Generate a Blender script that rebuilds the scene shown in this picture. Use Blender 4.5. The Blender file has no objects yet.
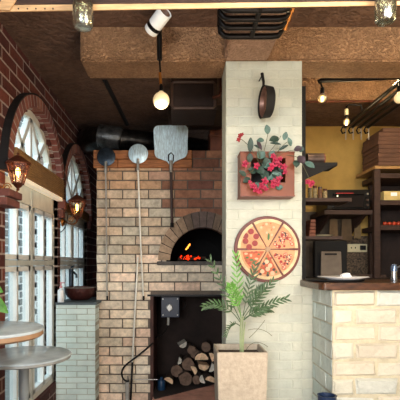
import bpy, bmesh, math, random
from mathutils import Vector, Matrix
random.seed(11)
PI = math.pi
F = 433.0; E = 1.35; VX, VY = 180.0, 263.0
SC = bpy.context.scene; COL = SC.collection

def P(px, py, Y):
    return Vector(((px-VX)*Y/F, Y, E+(VY-py)*Y/F))
def PX(px, Y): return (px-VX)*Y/F
def PZ(py, Y): return E+(VY-py)*Y/F

# ------------------------------------------------------------------ materials
def lin(c):
    return tuple((v/12.92 if v <= .04045 else ((v+.055)/1.055)**2.4) for v in c)
def rgb(h):
    return lin(tuple(int(h[i:i+2], 16)/255 for i in (0, 2, 4)))
MATS = {}
def mat(name, col, rough=.6, metal=0, var=.15, scale=12, bump=0, bscale=60, emit=0, ecol=None, attr=False,
        alpha=None, stretch=None, spec=.4, dark=None):
    m = bpy.data.materials.new(name); m.use_nodes = True
    nt = m.node_tree; N = nt.nodes; L = nt.links; N.clear()
    out = N.new('ShaderNodeOutputMaterial'); b = N.new('ShaderNodeBsdfPrincipled')
    L.new(b.outputs[0], out.inputs[0])
    b.inputs['Roughness'].default_value = rough; b.inputs['Metallic'].default_value = metal
    b.inputs['Specular IOR Level'].default_value = spec
    c = rgb(col) if isinstance(col, str) else col
    tc = N.new('ShaderNodeTexCoord'); mp = N.new('ShaderNodeMapping')
    L.new(tc.outputs['Object'], mp.inputs[0])
    if stretch: mp.inputs['Scale'].default_value = stretch
    nz = N.new('ShaderNodeTexNoise'); nz.inputs['Scale'].default_value = scale; nz.inputs['Detail'].default_value = 6
    nz.inputs['Roughness'].default_value = .65
    L.new(mp.outputs[0], nz.inputs[0])
    rp = N.new('ShaderNodeMapRange'); rp.inputs[1].default_value = .3; rp.inputs[2].default_value = .7
    rp.inputs[3].default_value = 1-var*1.6; rp.inputs[4].default_value = 1+var
    L.new(nz.outputs[0], rp.inputs[0])
    mx = N.new('ShaderNodeVectorMath'); mx.operation = 'SCALE'
    L.new(rp.outputs[0], mx.inputs['Scale'])
    if attr:
        at = N.new('ShaderNodeAttribute'); at.attribute_name = 'Col'; L.new(at.outputs['Color'], mx.inputs[0])
    else:
        mx.inputs[0].default_value = c
    L.new(mx.outputs[0], b.inputs['Base Color'])
    if bump:
        n2 = N.new('ShaderNodeTexNoise'); n2.inputs['Scale'].default_value = bscale; n2.inputs['Detail'].default_value = 4
        L.new(mp.outputs[0], n2.inputs[0])
        bp = N.new('ShaderNodeBump'); bp.inputs['Strength'].default_value = bump; bp.inputs['Distance'].default_value = .01
        L.new(n2.outputs[0], bp.inputs['Height']); L.new(bp.outputs[0], b.inputs['Normal'])
    if emit:
        b.inputs['Emission Color'].default_value = (*(rgb(ecol) if ecol else c), 1)
        b.inputs['Emission Strength'].default_value = emit
    MATS[name] = m
    return m
def glassmat(name, tint, amt=.12, rough=.02, top=.75):
    m = bpy.data.materials.new(name); m.use_nodes = True
    nt = m.node_tree; N = nt.nodes; L = nt.links; N.clear()
    out = N.new('ShaderNodeOutputMaterial'); mix = N.new('ShaderNodeMixShader')
    t = N.new('ShaderNodeBsdfTransparent'); g = N.new('ShaderNodeBsdfGlossy')
    t.inputs[0].default_value = (*tint, 1); g.inputs['Roughness'].default_value = rough
    lw = N.new('ShaderNodeLayerWeight'); lw.inputs[0].default_value = .3
    mr = N.new('ShaderNodeMapRange'); mr.inputs[3].default_value = amt; mr.inputs[4].default_value = top
    L.new(lw.outputs['Fresnel'], mr.inputs[0]); L.new(mr.outputs[0], mix.inputs[0])
    L.new(t.outputs[0], mix.inputs[1]); L.new(g.outputs[0], mix.inputs[2]); L.new(mix.outputs[0], out.inputs[0])
    return m

def stucco(name, col, dark, scale=55, bump=1.0):
    m = mat(name, col, .85, var=.22, scale=7)
    nt = m.node_tree; N = nt.nodes; L = nt.links
    b = [n for n in N if n.type == 'BSDF_PRINCIPLED'][0]; tc = [n for n in N if n.type == 'TEX_COORD'][0]
    v = N.new('ShaderNodeTexNoise'); v.inputs['Scale'].default_value = scale; v.inputs['Detail'].default_value = 3
    v.inputs['Distortion'].default_value = .6
    L.new(tc.outputs['Object'], v.inputs[0])
    cr = N.new('ShaderNodeMapRange'); cr.inputs[1].default_value = .35; cr.inputs[2].default_value = .62
    L.new(v.outputs[0], cr.inputs[0])
    bp = N.new('ShaderNodeBump'); bp.inputs['Strength'].default_value = bump; bp.inputs['Distance'].default_value = .03
    L.new(cr.outputs[0], bp.inputs['Height']); L.new(bp.outputs[0], b.inputs['Normal'])
    mx = N.new('ShaderNodeMix'); mx.data_type = 'RGBA'
    src = b.inputs['Base Color'].links[0].from_socket
    L.new(cr.outputs[0], mx.inputs[0]); mx.inputs[6].default_value = (*rgb(dark), 1); cr.inputs[3].default_value = .45; L.new(src, mx.inputs[7])
    L.new(mx.outputs[2], b.inputs['Base Color'])
    return m

M = dict(
 brick=mat('oven brick', 'ffffff', .85, attr=True, var=.22, scale=22, bump=.5, bscale=120),
 paintbrick=mat('painted brick', 'ffffff', .6, attr=True, var=.07, scale=9, bump=.35, bscale=70),
 roughpaint=mat('rough painted brick', 'ffffff', .6, attr=True, var=.08, scale=9, bump=1.0, bscale=28),
 mortar_dark=mat('dark mortar', '655a50', .9, bump=.4),
 mortar_grey=mat('grey mortar', '8d8577', .9, bump=.4),
 mortar_pale=mat('pale mortar', 'a08e84', .9, bump=.3),
 mortar_white=mat('white painted joints', 'a6a696', .7, bump=.6),
 mortar_counter=mat('cream painted joints', 'b0a890', .7, bump=1.0, bscale=35),
 plaster=stucco('brown stucco', 'ac8460', '7a5638', 70, 1.0),
 ceil=stucco('dark brown ceiling plaster', '6a5040', '4a362a', 26, .5),
 kceil=mat('kitchen ceiling brown', '7a5636', .8, var=.2, scale=3, bump=.2),
 mustard=mat('mustard wall', 'b18e48', .75, var=.14, scale=3.5, bump=.25, bscale=30),
 dwall=mat('dark sooty wall', '2c201b', .9, var=.3, scale=4, bump=.3),  # even dark brown for recess lining, back wall and housings
 floor=mat('brown floor', '6c5648', .5, var=.2, scale=5),
 tile=mat('terracotta hearth', 'cc9480', .55, var=.25, scale=6, bump=.2),
 black=mat('black metal', '141211', .4, .6, var=.2),
 blackm=mat('matt black', '120f0e', .75, var=.2),
 duct=mat('blackened duct steel', '2a2826', .32, .8, var=.5, scale=14, bump=.4, bscale=25),
 ductsilver=mat('worn silver duct', '5c5e5e', .35, .75, var=.5, scale=16, bump=.5, bscale=30),
 steel=mat('brushed steel', 'c8dee6', .42, .45, var=.28, scale=20, bump=.15, stretch=(6, 1, 1)),
 darksteel=mat('dark blued steel', '323c46', .35, .7, var=.4, scale=20),
 rod=mat('grey rod', '9c968c', .4, .6, var=.2),
 rodwhite=mat('pale aluminium rod', 'd8d2c4', .4, .3, var=.1),
 rodbrown=mat('dark brown handle', '3a2620', .6, var=.2),
 timber=mat('orange timber', 'a8693c', .6, var=.35, scale=9, stretch=(1, 6, 9), bump=.3),
 timberdark=mat('dark timber', '3a241a', .6, var=.35, scale=9, stretch=(1, 6, 9), bump=.3),
 timberred=mat('reddish timber', '6a3822', .6, var=.3, scale=9, bump=.2),
 lath=mat('pale pine lath', 'd2a878', .6, var=.25, scale=6, stretch=(1, 8, 8), bump=.2),
 countertop=mat('varnished brown wood', '4a2e1c', .3, var=.6, scale=12, stretch=(1, 6, 6), bump=.1),
 woodsign=mat('ribbed wood fascia', '9a7448', .6, var=.3, scale=10, stretch=(8, 1, 10), bump=.3),
 white=mat('white paint', 'e6e8e4', .45, var=.05),
 offwhite=mat('cream window paint', 'dedacb', .5, var=.08),
 greyframe=mat('grey green paint', 'c6c8be', .5, var=.08),
 glass=glassmat('window glass', (.94, .98, .99), .03, top=.22),
 jarglass=glassmat('jar glass', (.9, .93, .86), .32, .2),
 bulbglass=glassmat('bulb glass', (1, .85, .6), .35, .3),
 lanternglass=glassmat('amber lantern glass', (1, .88, .7), .04, .15, top=.25),
 glow=mat('bulb glow', 'fff0c8', .5, emit=9, ecol='ffe2a4', var=0),
 glowsoft=mat('warm filament glow', 'ffe0a0', .5, emit=14, ecol='ffbf66', var=0),
 bulbwarm=mat('frosted warm bulb', 'ecd8ae', .25, emit=.38, ecol='ffdca0', var=0),
 fairy=mat('fairy light', 'fff4c8', .5, emit=1.6, ecol='fff4c0', var=0),
 gold=mat('gold metal', 'a86a2c', .35, .7, var=.3),
 copper=mat('rusted lantern metal', '5a2e1c', .45, .5, var=.3),
 basin=mat('hammered brown basin', '4a2420', .4, .4, var=.35, scale=40, bump=.9, bscale=60),
 slab=mat('dark grey stone slab', '4a5458', .5, var=.2),
 stone=mat('sooty grey stone', '5c5650', .8, var=.35, bump=.4),
 marble=mat('grey marble top', 'b2c0c6', .22, var=.16, scale=6),
 rimwood=mat('table edge brown', '9a7a5c', .5, var=.2),
 pedestal=mat('grey powder coat', '8e9698', .4, .2, var=.05),
 pot=mat('beige terrazzo planter', 'a69a88', .7, var=.14, scale=40, bump=.25, bscale=90),
 soil=mat('dark soil', '3a2c20', .95, bump=.9, var=.4),
 leaf=mat('palm green', '3c5636', .5, var=.35, scale=25),
 leafbright=mat('bright new leaf', '5f9440', .5, var=.3, scale=25),
 stem=mat('pale green stem', '8c9a70', .6, var=.2),
 twig=mat('thin twig', '4c4a30', .7),
 leafblue=mat('blue grey leaf', '48645a', .55, var=.35, scale=30),
 leafdark=mat('dark green leaf', '263a30', .55, var=.35, scale=30),
 leafplum=mat('plum leaf', '3a2a30', .55, var=.3, scale=30),
 petal=mat('magenta petal', '961638', .6, var=.3, scale=60),
 petalred=mat('crimson petal', '84141c', .6, var=.3, scale=60),
 terracotta=mat('terracotta box', '703414', .5, var=.18, scale=5, bump=.12),
 pizzaboard=mat('dark red board', '5a1c12', .45, var=.2),
 dough=mat('pizza dough', 'ba8c64', .7, var=.18, scale=25, bump=.3),
 crust=mat('pizza crust', 'cab088', .7, var=.15, scale=25, bump=.3),
 pep=mat('pepperoni', '82120f', .5, var=.25, scale=50),
 tomato=mat('tomato ring', 'a03424', .5, var=.2, scale=50),
 onion=mat('onion pale', 'd4a888', .6, var=.15),
 herb=mat('basil', '3c6a3a', .6, var=.3),
 olive=mat('black olive', '2c2426', .5),
 saucey=mat('sauce patch', 'b05a3a', .7, var=.35, scale=30),
 bark=mat('dark bark', '46362b', .9, var=.45, scale=24, bump=.9, bscale=40),
 cut=mat('split wood face', 'e6c098', .8, var=.3, scale=22, bump=.3),
 cutgrey=mat('weathered wood face', 'cfc7b6', .8, var=.3, scale=22, bump=.3),
 cutdark=mat('aged dark wood face', '745c4c', .85, var=.3, scale=22, bump=.4),
 ember=mat('ember', 'ff3a10', .6, emit=1.6, ecol='ff3408', var=.4),
 flame=mat('flame', 'ff9a30', .6, emit=4, ecol='ff9a38', var=.2),
 soot=mat('soot black', '0b0908', .95, var=.3),
 navy=mat('navy enamel', '1c2a44', .35, var=.15),
 bluecan=mat('blue plastic', '1a3a58', .4, var=.2),
 steelknob=mat('pale dial', 'c8c4ba', .35, .3),
 panred=mat('pan inside reflection', '8c6a5c', .4, .5, var=.3, scale=15),  # pinkish colour paints a reflection on the pan's inside
 cardboard=mat('brown cardboard', '5e4030', .8, var=.2, scale=8),
 cardedge=mat('cardboard shadow side', '4a2f22', .8, var=.2),
 yellowtray=mat('pale yellow tray', 'c9b070', .6, var=.15),
 redveg=mat('red tomato', 'a83a20', .35, var=.3),
 terrazzo=mat('speckled backsplash', '5e4c3a', .5, var=.75, scale=55),
 board=mat('grey brown board', '7a6c5e', .6, var=.15),
 cream=mat('cream plastic', 'd2c49c', .45, var=.05),
 redprint=mat('glowing red print', 'c02a2a', .5, emit=.6, ecol='c02a2a'),  # emission makes the print glow though it is no lamp
 tin=mat('dull tin', '5a4a44', .35, .6, var=.3),
 chrome=mat('chrome', 'b8c0c8', .15, .9, var=.1),
 plate=mat('white porcelain', 'eceff4', .2, var=.03),
 napkin=mat('white paper', 'f2f0ee', .8, var=.05),
 soapwhite=mat('soap white', 'e8e8e6', .35, var=.03),
 pink=mat('pink pump', 'd08a8c', .4, var=.05),
 extwall=mat('pale facade', 'a9bcc4', .8, var=.06, scale=3),
 extblock=mat('facade panel', 'ffffff', .8, attr=True, var=.08, scale=6),
 beadblue=mat('bluish facade', '9db8c4', .7, var=.1, scale=3),
 ground=mat('outside paving', '8f8f8a', .8, var=.15),
)

# ------------------------------------------------------------------ mesh helpers
def fin(name, bm, mats, parent=None, smooth=False, bevel=0, loc=None):
    bmesh.ops.recalc_face_normals(bm, faces=bm.faces[:])
    me = bpy.data.meshes.new(name); bm.to_mesh(me); bm.free()
    o = bpy.data.objects.new(name, me); COL.objects.link(o)
    if not isinstance(mats, (list, tuple)): mats = [mats]
    for m in mats: me.materials.append(m)
    if smooth:
        for p in me.polygons: p.use_smooth = True
        me.set_sharp_from_angle(angle=math.radians(42))
    if parent is not None:
        o.parent = parent; o.matrix_parent_inverse = parent.matrix_world.inverted()
    if bevel:
        bv = o.modifiers.new('b', 'BEVEL'); bv.width = bevel; bv.segments = 2; bv.limit_method = 'ANGLE'
    return o
def nb(): return bmesh.new()
def setmi(fs, mi):
    for f in fs: f.material_index = mi
def box(bm, x0, x1, y0, y1, z0, z1, mi=0, M4=None):
    vs = [bm.verts.new(v) for v in ((x0,y0,z0),(x1,y0,z0),(x1,y1,z0),(x0,y1,z0),(x0,y0,z1),(x1,y0,z1),(x1,y1,z1),(x0,y1,z1))]
    if M4 is not None:
        for v in vs: v.co = M4 @ v.co
    for q in ((0,3,2,1),(4,5,6,7),(0,1,5,4),(1,2,6,5),(2,3,7,6),(3,0,4,7)):
        f = bm.faces.new([vs[i] for i in q]); f.material_index = mi
    return vs
def frame_of(d):
    d = d.normalized(); a = Vector((0,0,1)) if abs(d.z) < .9 else Vector((1,0,0))
    u = d.cross(a).normalized(); return u, d.cross(u).normalized()
def tube(bm, pts, r, seg=10, mi=0, cap=True):
    pts = [Vector(p) for p in pts]; rs = r if isinstance(r, (list, tuple)) else [r]*len(pts)
    rings = []; u = None
    for i, p in enumerate(pts):
        d = (pts[min(i+1, len(pts)-1)] - pts[max(i-1, 0)])
        if d.length < 1e-9: d = Vector((0,0,1))
        d.normalize()
        if u is None: u, w = frame_of(d)
        else:
            u = (u - d*u.dot(d)).normalized(); w = d.cross(u)
        rings.append([bm.verts.new(p + (u*math.cos(t*2*PI/seg) + w*math.sin(t*2*PI/seg))*rs[i]) for t in range(seg)])
    for a, b in zip(rings, rings[1:]):
        for k in range(seg):
            f = bm.faces.new((a[k], a[(k+1)%seg], b[(k+1)%seg], b[k])); f.material_index = mi
    if cap:
        bm.faces.new(rings[0]).material_index = mi; bm.faces.new(rings[-1][::-1]).material_index = mi
def lathe(bm, prof, c, seg=32, mi=0, axis=None, M4=None):
    """prof: list of (r,z); axis = direction vector"""
    rot = Vector((0,0,1)).rotation_difference(Vector(axis)).to_matrix().to_4x4() if axis is not None else Matrix.Identity(4)
    T = Matrix.Translation(Vector(c)) @ rot
    if M4 is not None: T = M4
    prev = None
    for r, z in prof:
        if r < 1e-6: ring = [bm.verts.new(T @ Vector((0,0,z)))]
        else: ring = [bm.verts.new(T @ Vector((r*math.cos(t*2*PI/seg), r*math.sin(t*2*PI/seg), z))) for t in range(seg)]
        if prev is not None:
            if len(prev) == 1 and len(ring) == 1: pass
            elif len(prev) == 1:
                for k in range(seg): bm.faces.new((prev[0], ring[k], ring[(k+1)%seg])).material_index = mi
            elif len(ring) == 1:
                for k in range(seg): bm.faces.new((prev[(k+1)%seg], prev[k], ring[0])).material_index = mi
            else:
                for k in range(seg): bm.faces.new((prev[k], prev[(k+1)%seg], ring[(k+1)%seg], ring[k])).material_index = mi
        prev = ring
def sph(bm, c, r, mi=0, seg=20, rings=12, sc=(1,1,1)):
    pr = [(max(0, r*math.sin(PI*i/rings)), -r*math.cos(PI*i/rings)) for i in range(rings+1)]
    pr[0] = (0, -r); pr[-1] = (0, r)
    T = Matrix.Translation(Vector(c)) @ Matrix.Diagonal((*sc, 1))
    lathe(bm, pr, c, seg, mi, M4=T)
def prism(bm, poly, d0, d1, fn, mi=0):
    """poly of (u,v), extruded between d0 and d1 through fn(u,v,d)"""
    a = [bm.verts.new(fn(u, v, d0)) for u, v in poly]; b = [bm.verts.new(fn(u, v, d1)) for u, v in poly]
    n = len(poly)
    fs = [bm.faces.new(a), bm.faces.new(b[::-1])]
    for i in range(n): fs.append(bm.faces.new((a[i], b[i], b[(i+1)%n], a[(i+1)%n])))
    setmi(fs, mi); return fs
def bez(a, b, c, n=12):
    a, b, c = Vector(a), Vector(b), Vector(c)
    return [a*(1-t)**2 + b*2*t*(1-t) + c*t*t for t in [i/n for i in range(n+1)]]
def arcp(c, r, a0, a1, n, fn=None):
    out = []
    for i in range(n+1):
        t = a0+(a1-a0)*i/n; out.append((c[0]+r*math.cos(t), c[1]+r*math.sin(t)))
    return out

def tag(o, label, cat, group=None, kind=None):
    o['label'] = label; o['category'] = cat
    if group: o['group'] = group
    if kind: o['kind'] = kind
    return o
def root(name, loc, label, cat, group=None):
    o = bpy.data.objects.new(name, None); COL.objects.link(o); o.location = loc; o.empty_display_size = .05
    o.matrix_world = Matrix.Translation(Vector(loc))
    return tag(o, label, cat, group)
def struct(o, label, cat='wall'):
    o['kind'] = 'structure'; o['label'] = label; o['category'] = cat; return o
def dup(r, delta, label=None):
    c = r.copy(); COL.objects.link(c); c.location = r.location + Vector(delta)
    if label: c['label'] = label
    for ch in list(r.children):
        k = ch.copy(); COL.objects.link(k); k.parent = c; k.matrix_parent_inverse = ch.matrix_parent_inverse
        for g in ch.children:
            q = g.copy(); COL.objects.link(q); q.parent = k; q.matrix_parent_inverse = g.matrix_parent_inverse
    return c

# ------------------------------------------------------------------ brickwork
def subtract(iv, cuts):
    res = [iv]
    for c0, c1 in cuts:
        nr = []
        for a, b in res:
            if c1 <= a or c0 >= b: nr.append((a, b))
            else:
                if c0 > a: nr.append((a, c0))
                if c1 < b: nr.append((c1, b))
        res = nr
    return res
def colface(layer, fs, c):
    for f in fs:
        for l in f.loops: l[layer] = (*c, 1)
def brickbox(bm, lay, fn, u0, u1, v0, v1, d0, d1, ch, c, mi=0, jit=0):
    def j(): return random.uniform(-jit, jit)
    base = [(u0,v0),(u1,v0),(u1,v1),(u0,v1)]
    base = [(u+j(), v+j()) for u, v in base]
    cu, cv = (u0+u1)/2, (v0+v1)/2
    ins = [(u+(ch if u < cu else -ch), v+(ch if v < cv else -ch)) for u, v in base]
    dj = random.uniform(-jit, jit)
    A = [bm.verts.new(fn(u, v, d0)) for u, v in base]
    B = [bm.verts.new(fn(u, v, d1-ch+dj)) for u, v in base]
    C = [bm.verts.new(fn(u, v, d1+dj+j())) for u, v in ins]
    fs = []
    for i in range(4):
        k = (i+1) % 4
        fs += [bm.faces.new((A[i], A[k], B[k], B[i])), bm.faces.new((B[i], B[k], C[k], C[i]))]
    fs.append(bm.faces.new(C)); setmi(fs, mi); colface(lay, fs, c)
def brickwall(bm, fn, u0, u1, v0, v1, L, H, gap, cut, colfn, d0=-.1, d1=.0, rec=.008, ch=.003, jit=0, strip=.02, off=0, minu=.015):
    lay = bm.loops.layers.float_color.get('Col') or bm.loops.layers.float_color.new('Col')
    # mortar
    n = max(1, round((v1-v0)/strip)); s = (v1-v0)/n
    if cut is None: n, s = 1, v1-v0
    for i in range(n):
        a, b = v0+i*s, v0+(i+1)*s
        for p, q in subtract((u0, u1), cut((a+b)/2) if cut else []):
            if q-p > .002: prism(bm, [(p,a),(q,a),(q,b),(p,b)], d0, d1-rec, fn, 1)
    nr = math.ceil((v1-v0)/H - .05)
    for r in range(nr):
        a = v0+r*H+gap/2; b = min(v0+(r+1)*H-gap/2, v1)
        if b-a < .01: continue
        o = ((r % 2)*L/2 + off) % L
        k = math.floor((-o)/L) - 1
        while u0+o+k*L < u1:
            p = max(u0, u0+o+k*L+gap/2); q = min(u1, u0+o+(k+1)*L-gap/2); k += 1
            if q-p < minu: continue
            cc = colfn((p+q)/2, (a+b)/2)
            for x, y in subtract((p, q), cut((a+b)/2) if cut else []):
                if y-x > minu: brickbox(bm, lay, fn, x, y, a, b, d0, d1, ch, cc, 0, jit)
def voussoirs(bm, fn, c, rx0, ry0, rx1, ry1, a0, a1, n, d0, d1, colfn, gap=.06, ch=.003, mrec=.006):
    lay = bm.loops.layers.float_color.get('Col') or bm.loops.layers.float_color.new('Col')
    st = (a1-a0)/n
    for i in range(n):
        g = st*gap
        for (s0, s1, ii, oo, dd, dt, mi) in ((a0+i*st+g, a0+(i+1)*st-g, 0, 0, 0, 0, 0), (a0+i*st-g*1.2, a0+i*st+g*1.2, .003, .003, mrec, .002, 1)):
            poly = [(c[0]+(rx0+ii)*math.cos(s0), c[1]+(ry0+ii)*math.sin(s0)), (c[0]+(rx1-oo)*math.cos(s0), c[1]+(ry1-oo)*math.sin(s0)),
                    (c[0]+(rx1-oo)*math.cos(s1), c[1]+(ry1-oo)*math.sin(s1)), (c[0]+(rx0+ii)*math.cos(s1), c[1]+(ry0+ii)*math.sin(s1))]
            fs = prism(bm, poly, d0+dt, d1-dd, fn, mi)
            colface(lay, fs, colfn(i))
def pick(cols, v=.07):
    c = rgb(random.choice(cols)); k = 1+random.uniform(-v, v)*2
    return tuple(min(1, x*k) for x in c)

def front(Y):       # wall facing the camera
    return lambda u, v, d: Vector((u, Y-d, v))
WLX = -1.13
def leftw(u, v, d): return Vector((WLX+d, u, v))

# ================================================================== SETTING
bm = nb(); box(bm, -1.3, 3.0, -1.2, 6.1, -.1, 0); struct(fin('floor', bm, M['floor']), 'brown floor of the pizzeria', 'floor')
HC = E+1.515
bm = nb(); box(bm, -1.3, .79, -1.2, 6.1, HC, HC+.12); box(bm, .79, 3.0, -1.2, 3.05, HC, HC+.12)
box(bm, .79, 3.0, 4.06, 6.1, E+1.519, HC+.12)
struct(fin('ceiling', bm, M['ceil']), 'dark brown textured plaster ceiling', 'ceiling')
bm = nb(); box(bm, .79, 3.0, 3.05, 4.06, E+1.716, E+1.8)
struct(fin('ceiling_kitchen', bm, M['kceil']), 'raised brown ceiling over the kitchen', 'ceiling')
bm = nb(); box(bm, .79, 3.0, 3.98, 4.06, E+1.50, E+1.716)
struct(fin('trim_2', bm, M['plaster']), 'rough plaster beam face over the kitchen shelves', 'beam')
# transversal beam
bm = nb()
box(bm, -.642, 3.0, 2.78, 3.05, E+1.297, HC+.02)
bmesh.ops.bevel(bm, geom=bm.edges[:], offset=.012, segments=2, affect='EDGES')
struct(fin('trim_1', bm, M['plaster']), 'brown stucco beam crossing the room above the pillar', 'beam')
bm = nb(); box(bm, .285, .565, 1.2, 2.79, E+1.30, HC+.02)
bmesh.ops.bevel(bm, geom=bm.edges[:], offset=.012, segments=2, affect='EDGES')
struct(fin('trim_3', bm, stucco('pinkish lit stucco', 'c09c84', '8e6c54', 70, 1.0)), 'stucco beam running from the pillar towards the viewer', 'beam')  # lighter stucco colour stands in for light on the beam's underside

# left wall
W1 = (2.80, 4.01); W2 = (4.09, 5.27)
HS = E+.585
def mkarch(w): return ((w[0]+w[1])/2, (w[1]-w[0])/2)
def lcut(v):
    out = []
    for w in (W1, W2):
        c, r = mkarch(w)
        if v < .23: continue
        if v < HS: out.append(w)
        elif v < HS+r:
            h = math.sqrt(r*r-(v-HS)**2); out.append((c-h, c+h))
    return out
reds = ['54261e', '602e24', '4a221c', '6a362a', '582a26', '4e2a26']
bm = nb()
brickwall(bm, leftw, -1.0, 5.95, 0, HC, .25, .088, .012, lcut, lambda u, v: pick(reds), d0=-.13, d1=0, rec=.0015, ch=.002)
struct(fin('wall_left', bm, [M['brick'], M['mortar_pale']]), 'dark red brick wall with two arched windows', 'wall')
bm = nb(); box(bm, -1.3, .95, 5.9, 6.0, 0, HC); struct(fin('wall_back', bm, M['dwall']), 'dark wall behind the oven', 'wall')
bm = nb(); box(bm, .86, 3.0, 4.8, 4.9, 0, HC); struct(fin('wall_kitchen', bm, M['mustard']), 'mustard yellow back wall of the kitchen', 'wall')
bm = nb(); box(bm, 2.9, 3.0, -1.0, 4.8, 0, E+1.72); struct(fin('wall_right', bm, M['mustard']), 'wall on the right of the kitchen', 'wall')
bm = nb(); box(bm, .86, .888, 3.06, 3.95, .0, E+1.25); struct(fin('trim_4', bm, M['blackm']), 'thin black upright edge beside the pillar', 'partition')

# windows
def window(n, w, label):
    c, r = mkarch(w)
    W = root('window_%d' % n, (WLX, c, .23), label, 'window'); W['kind'] = 'structure'
    # arch surround
    bm = nb(); rc = ['7c4438', '8a5244', '70403a', '94604f', '7e4c44']
    voussoirs(bm, leftw, (c, HS), r, r, r+.085, r+.085, 0, PI, 30, -.10, .05, lambda i: pick(rc), gap=.1, mrec=.001)
    fin('arch_surround', bm, [M['brick'], M['mortar_pale']], W)
    bm = nb()
    poly = arcp((c, HS), r+.086, 0, PI, 30); inn = arcp((c, HS), r+.097, PI, 0, 30)
    for i in range(30):
        prism(bm, [poly[i], poly[i+1], inn[29-i], inn[30-i]], -.02, .051, leftw)
    fin('arch_shade_band', bm, M['blackm'], W)  # black skin paints the shade on the arch ring's outer side
    X1 = -1.165; xf = lambda u, v, d: Vector((X1+d, u, v))
    lz = E+.665
    # frame
    bm = nb()
    def bar(u0, u1, v0, v1, d0=-.05, d1=0, mi=0): prism(bm, [(u0,v0),(u1,v0),(u1,v1),(u0,v1)], d0, d1, xf, mi)
    bar(w[0], w[0]+.03, .23, HS+.02); bar(w[1]-.03, w[1], .23, HS+.02)
    bar(w[0], w[1], .23, .30); bar(w[0], w[1], lz-.22, lz-.08)
    # arched head frame
    ao = arcp((c, HS), r, 0, PI, 28); ai = arcp((c, HS), r-.055, 0, PI, 28)
    for i in range(28): prism(bm, [ao[i], ao[i+1], ai[i+1], ai[i]], -.05, 0, xf)
    fin('frame', bm, M['offwhite'], W)
    # centre post and transom
    bm = nb(); bar(c-.022, c+.022, .28, lz-.1, -.05, .004); bar(w[0]+.04, w[1]-.04, E-.02, E+.02, -.05, .006)
    fin('mullion', bm, M['greyframe'], W)
    # two sashes
    for s0, s1 in ((w[0]+.035, c-.03), (c+.03, w[1]-.035)):
        for z0, z1 in ((.305, E-.025), (E+.025, lz-.225)):
            bm = nb(); t = .036
            bar(s0, s0+t, z0, z1); bar(s1-t, s1, z0, z1); bar(s0, s1, z0, z0+t); bar(s0, s1, z1-t, z1)
            m = (s0+s1)/2; bar(m-.016, m+.016, z0, z1)
            s = fin('sash', bm, M['white'], W)
    # fan light: radiating bars
    bm = nb(); hb = HS+.10
    def diag(u0, v0, u1, v1, t=.022):
        d = Vector((u1-u0, v1-v0)); nrm = Vector((-d.y, d.x)).normalized()*t
        prism(bm, [(u0+nrm.x, v0+nrm.y), (u0-nrm.x, v0-nrm.y), (u1-nrm.x, v1-nrm.y), (u1+nrm.x, v1+nrm.y)], -.045, -.004, xf)
    R = r-.04
    for a in (52, 90, 128):
        diag(c, hb, c+R*math.cos(math.radians(a)), HS+R*math.sin(math.radians(a)))
    diag(c, HS+R, c+.33, hb); diag(c, HS+R, c-.33, hb); diag(c+.33, hb, c+.5, HS+.33); diag(c-.33, hb, c-.5, HS+.33)
    fin('fanlight_bars', bm, M['white'], W)
    bm = nb()
    prism(bm, [(w[0]+.02, .25), (w[1]-.02, .25), (w[1]-.02, lz-.1), (w[0]+.02, lz-.1)], -.028, -.024, xf)
    fin('pane', bm, M['glass'], W)
    bm = nb(); prism(bm, arcp((c, HS), r-.03, 0, PI, 28), -.028, -.024, xf)
    fin('pane', bm, M['glass'], W)
    return W
w1 = window(1, W1, 'nearer tall arched window with white bars and wooden fascia')
w2 = window(2, W2, 'farther tall arched window behind the wash basin')
# wooden fascias (with ribs) across the windows
def fascia(y0, y1, label, zt, zb, xf0):
    bm = nb(); box(bm, WLX-.02, xf0, y0, y1, zb, zt)
    n = int((zt-zb)/.016)
    for i in range(n):
        z = zb+.004+i*.016; box(bm, xf0, xf0+.006, y0, y1, z, z+.009)
    o = fin('wooden_fascia', bm, M['woodsign']); tag(o, label, 'fascia'); return o
fascia(W1[0]+.05, W1[1]-.005, 'ribbed brown wooden fascia board across the nearer arched window', E+.765, E+.60, -1.075)
bm = nb(); box(bm, WLX-.005, -1.085, W1[0]+.06, W1[1]-.01, E+.57, E+.598)
tag(fin('light_strip', bm, mat('strip', 'fff2d8', .4, emit=.35, ecol='ffeccc')), 'thin pale strip light under the wooden fascia of the nearer window', 'light')
fascia(W2[0]+.02, W2[1]-.02, 'pale wooden fascia board across the farther arched window', E+.60, E+.50, -1.11)
# impost corbels
for i, (a, b) in enumerate(((2.58, 2.79), (4.015, 4.10), (5.28, 5.42))):
    bm = nb()
    lay = bm.loops.layers.float_color.new('Col'); cb, ch_, cd = ((E+.35, .052, .114), (E+.42, .086, .06), (E+.42, .086, .055))[i]
    for k in range(2):
        brickbox(bm, lay, leftw, a, b, cb+k*ch_, cb+(k+1)*ch_-.008, -.002, cd-.015*(1-k), .004, pick(['7a4a40', '6c4038']))
    box(bm, WLX, WLX+cd-.03, a+.003, b-.003, cb+.003, cb+2*ch_-.012, 1)
    o = fin('trim_%d' % (5+i), bm, [M['brick'], M['mortar_pale']]); struct(o, ['brick corbel under the near arch', 'brick corbel between the two windows', 'brick corbel beyond the farther window'][i], 'corbel')

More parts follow.
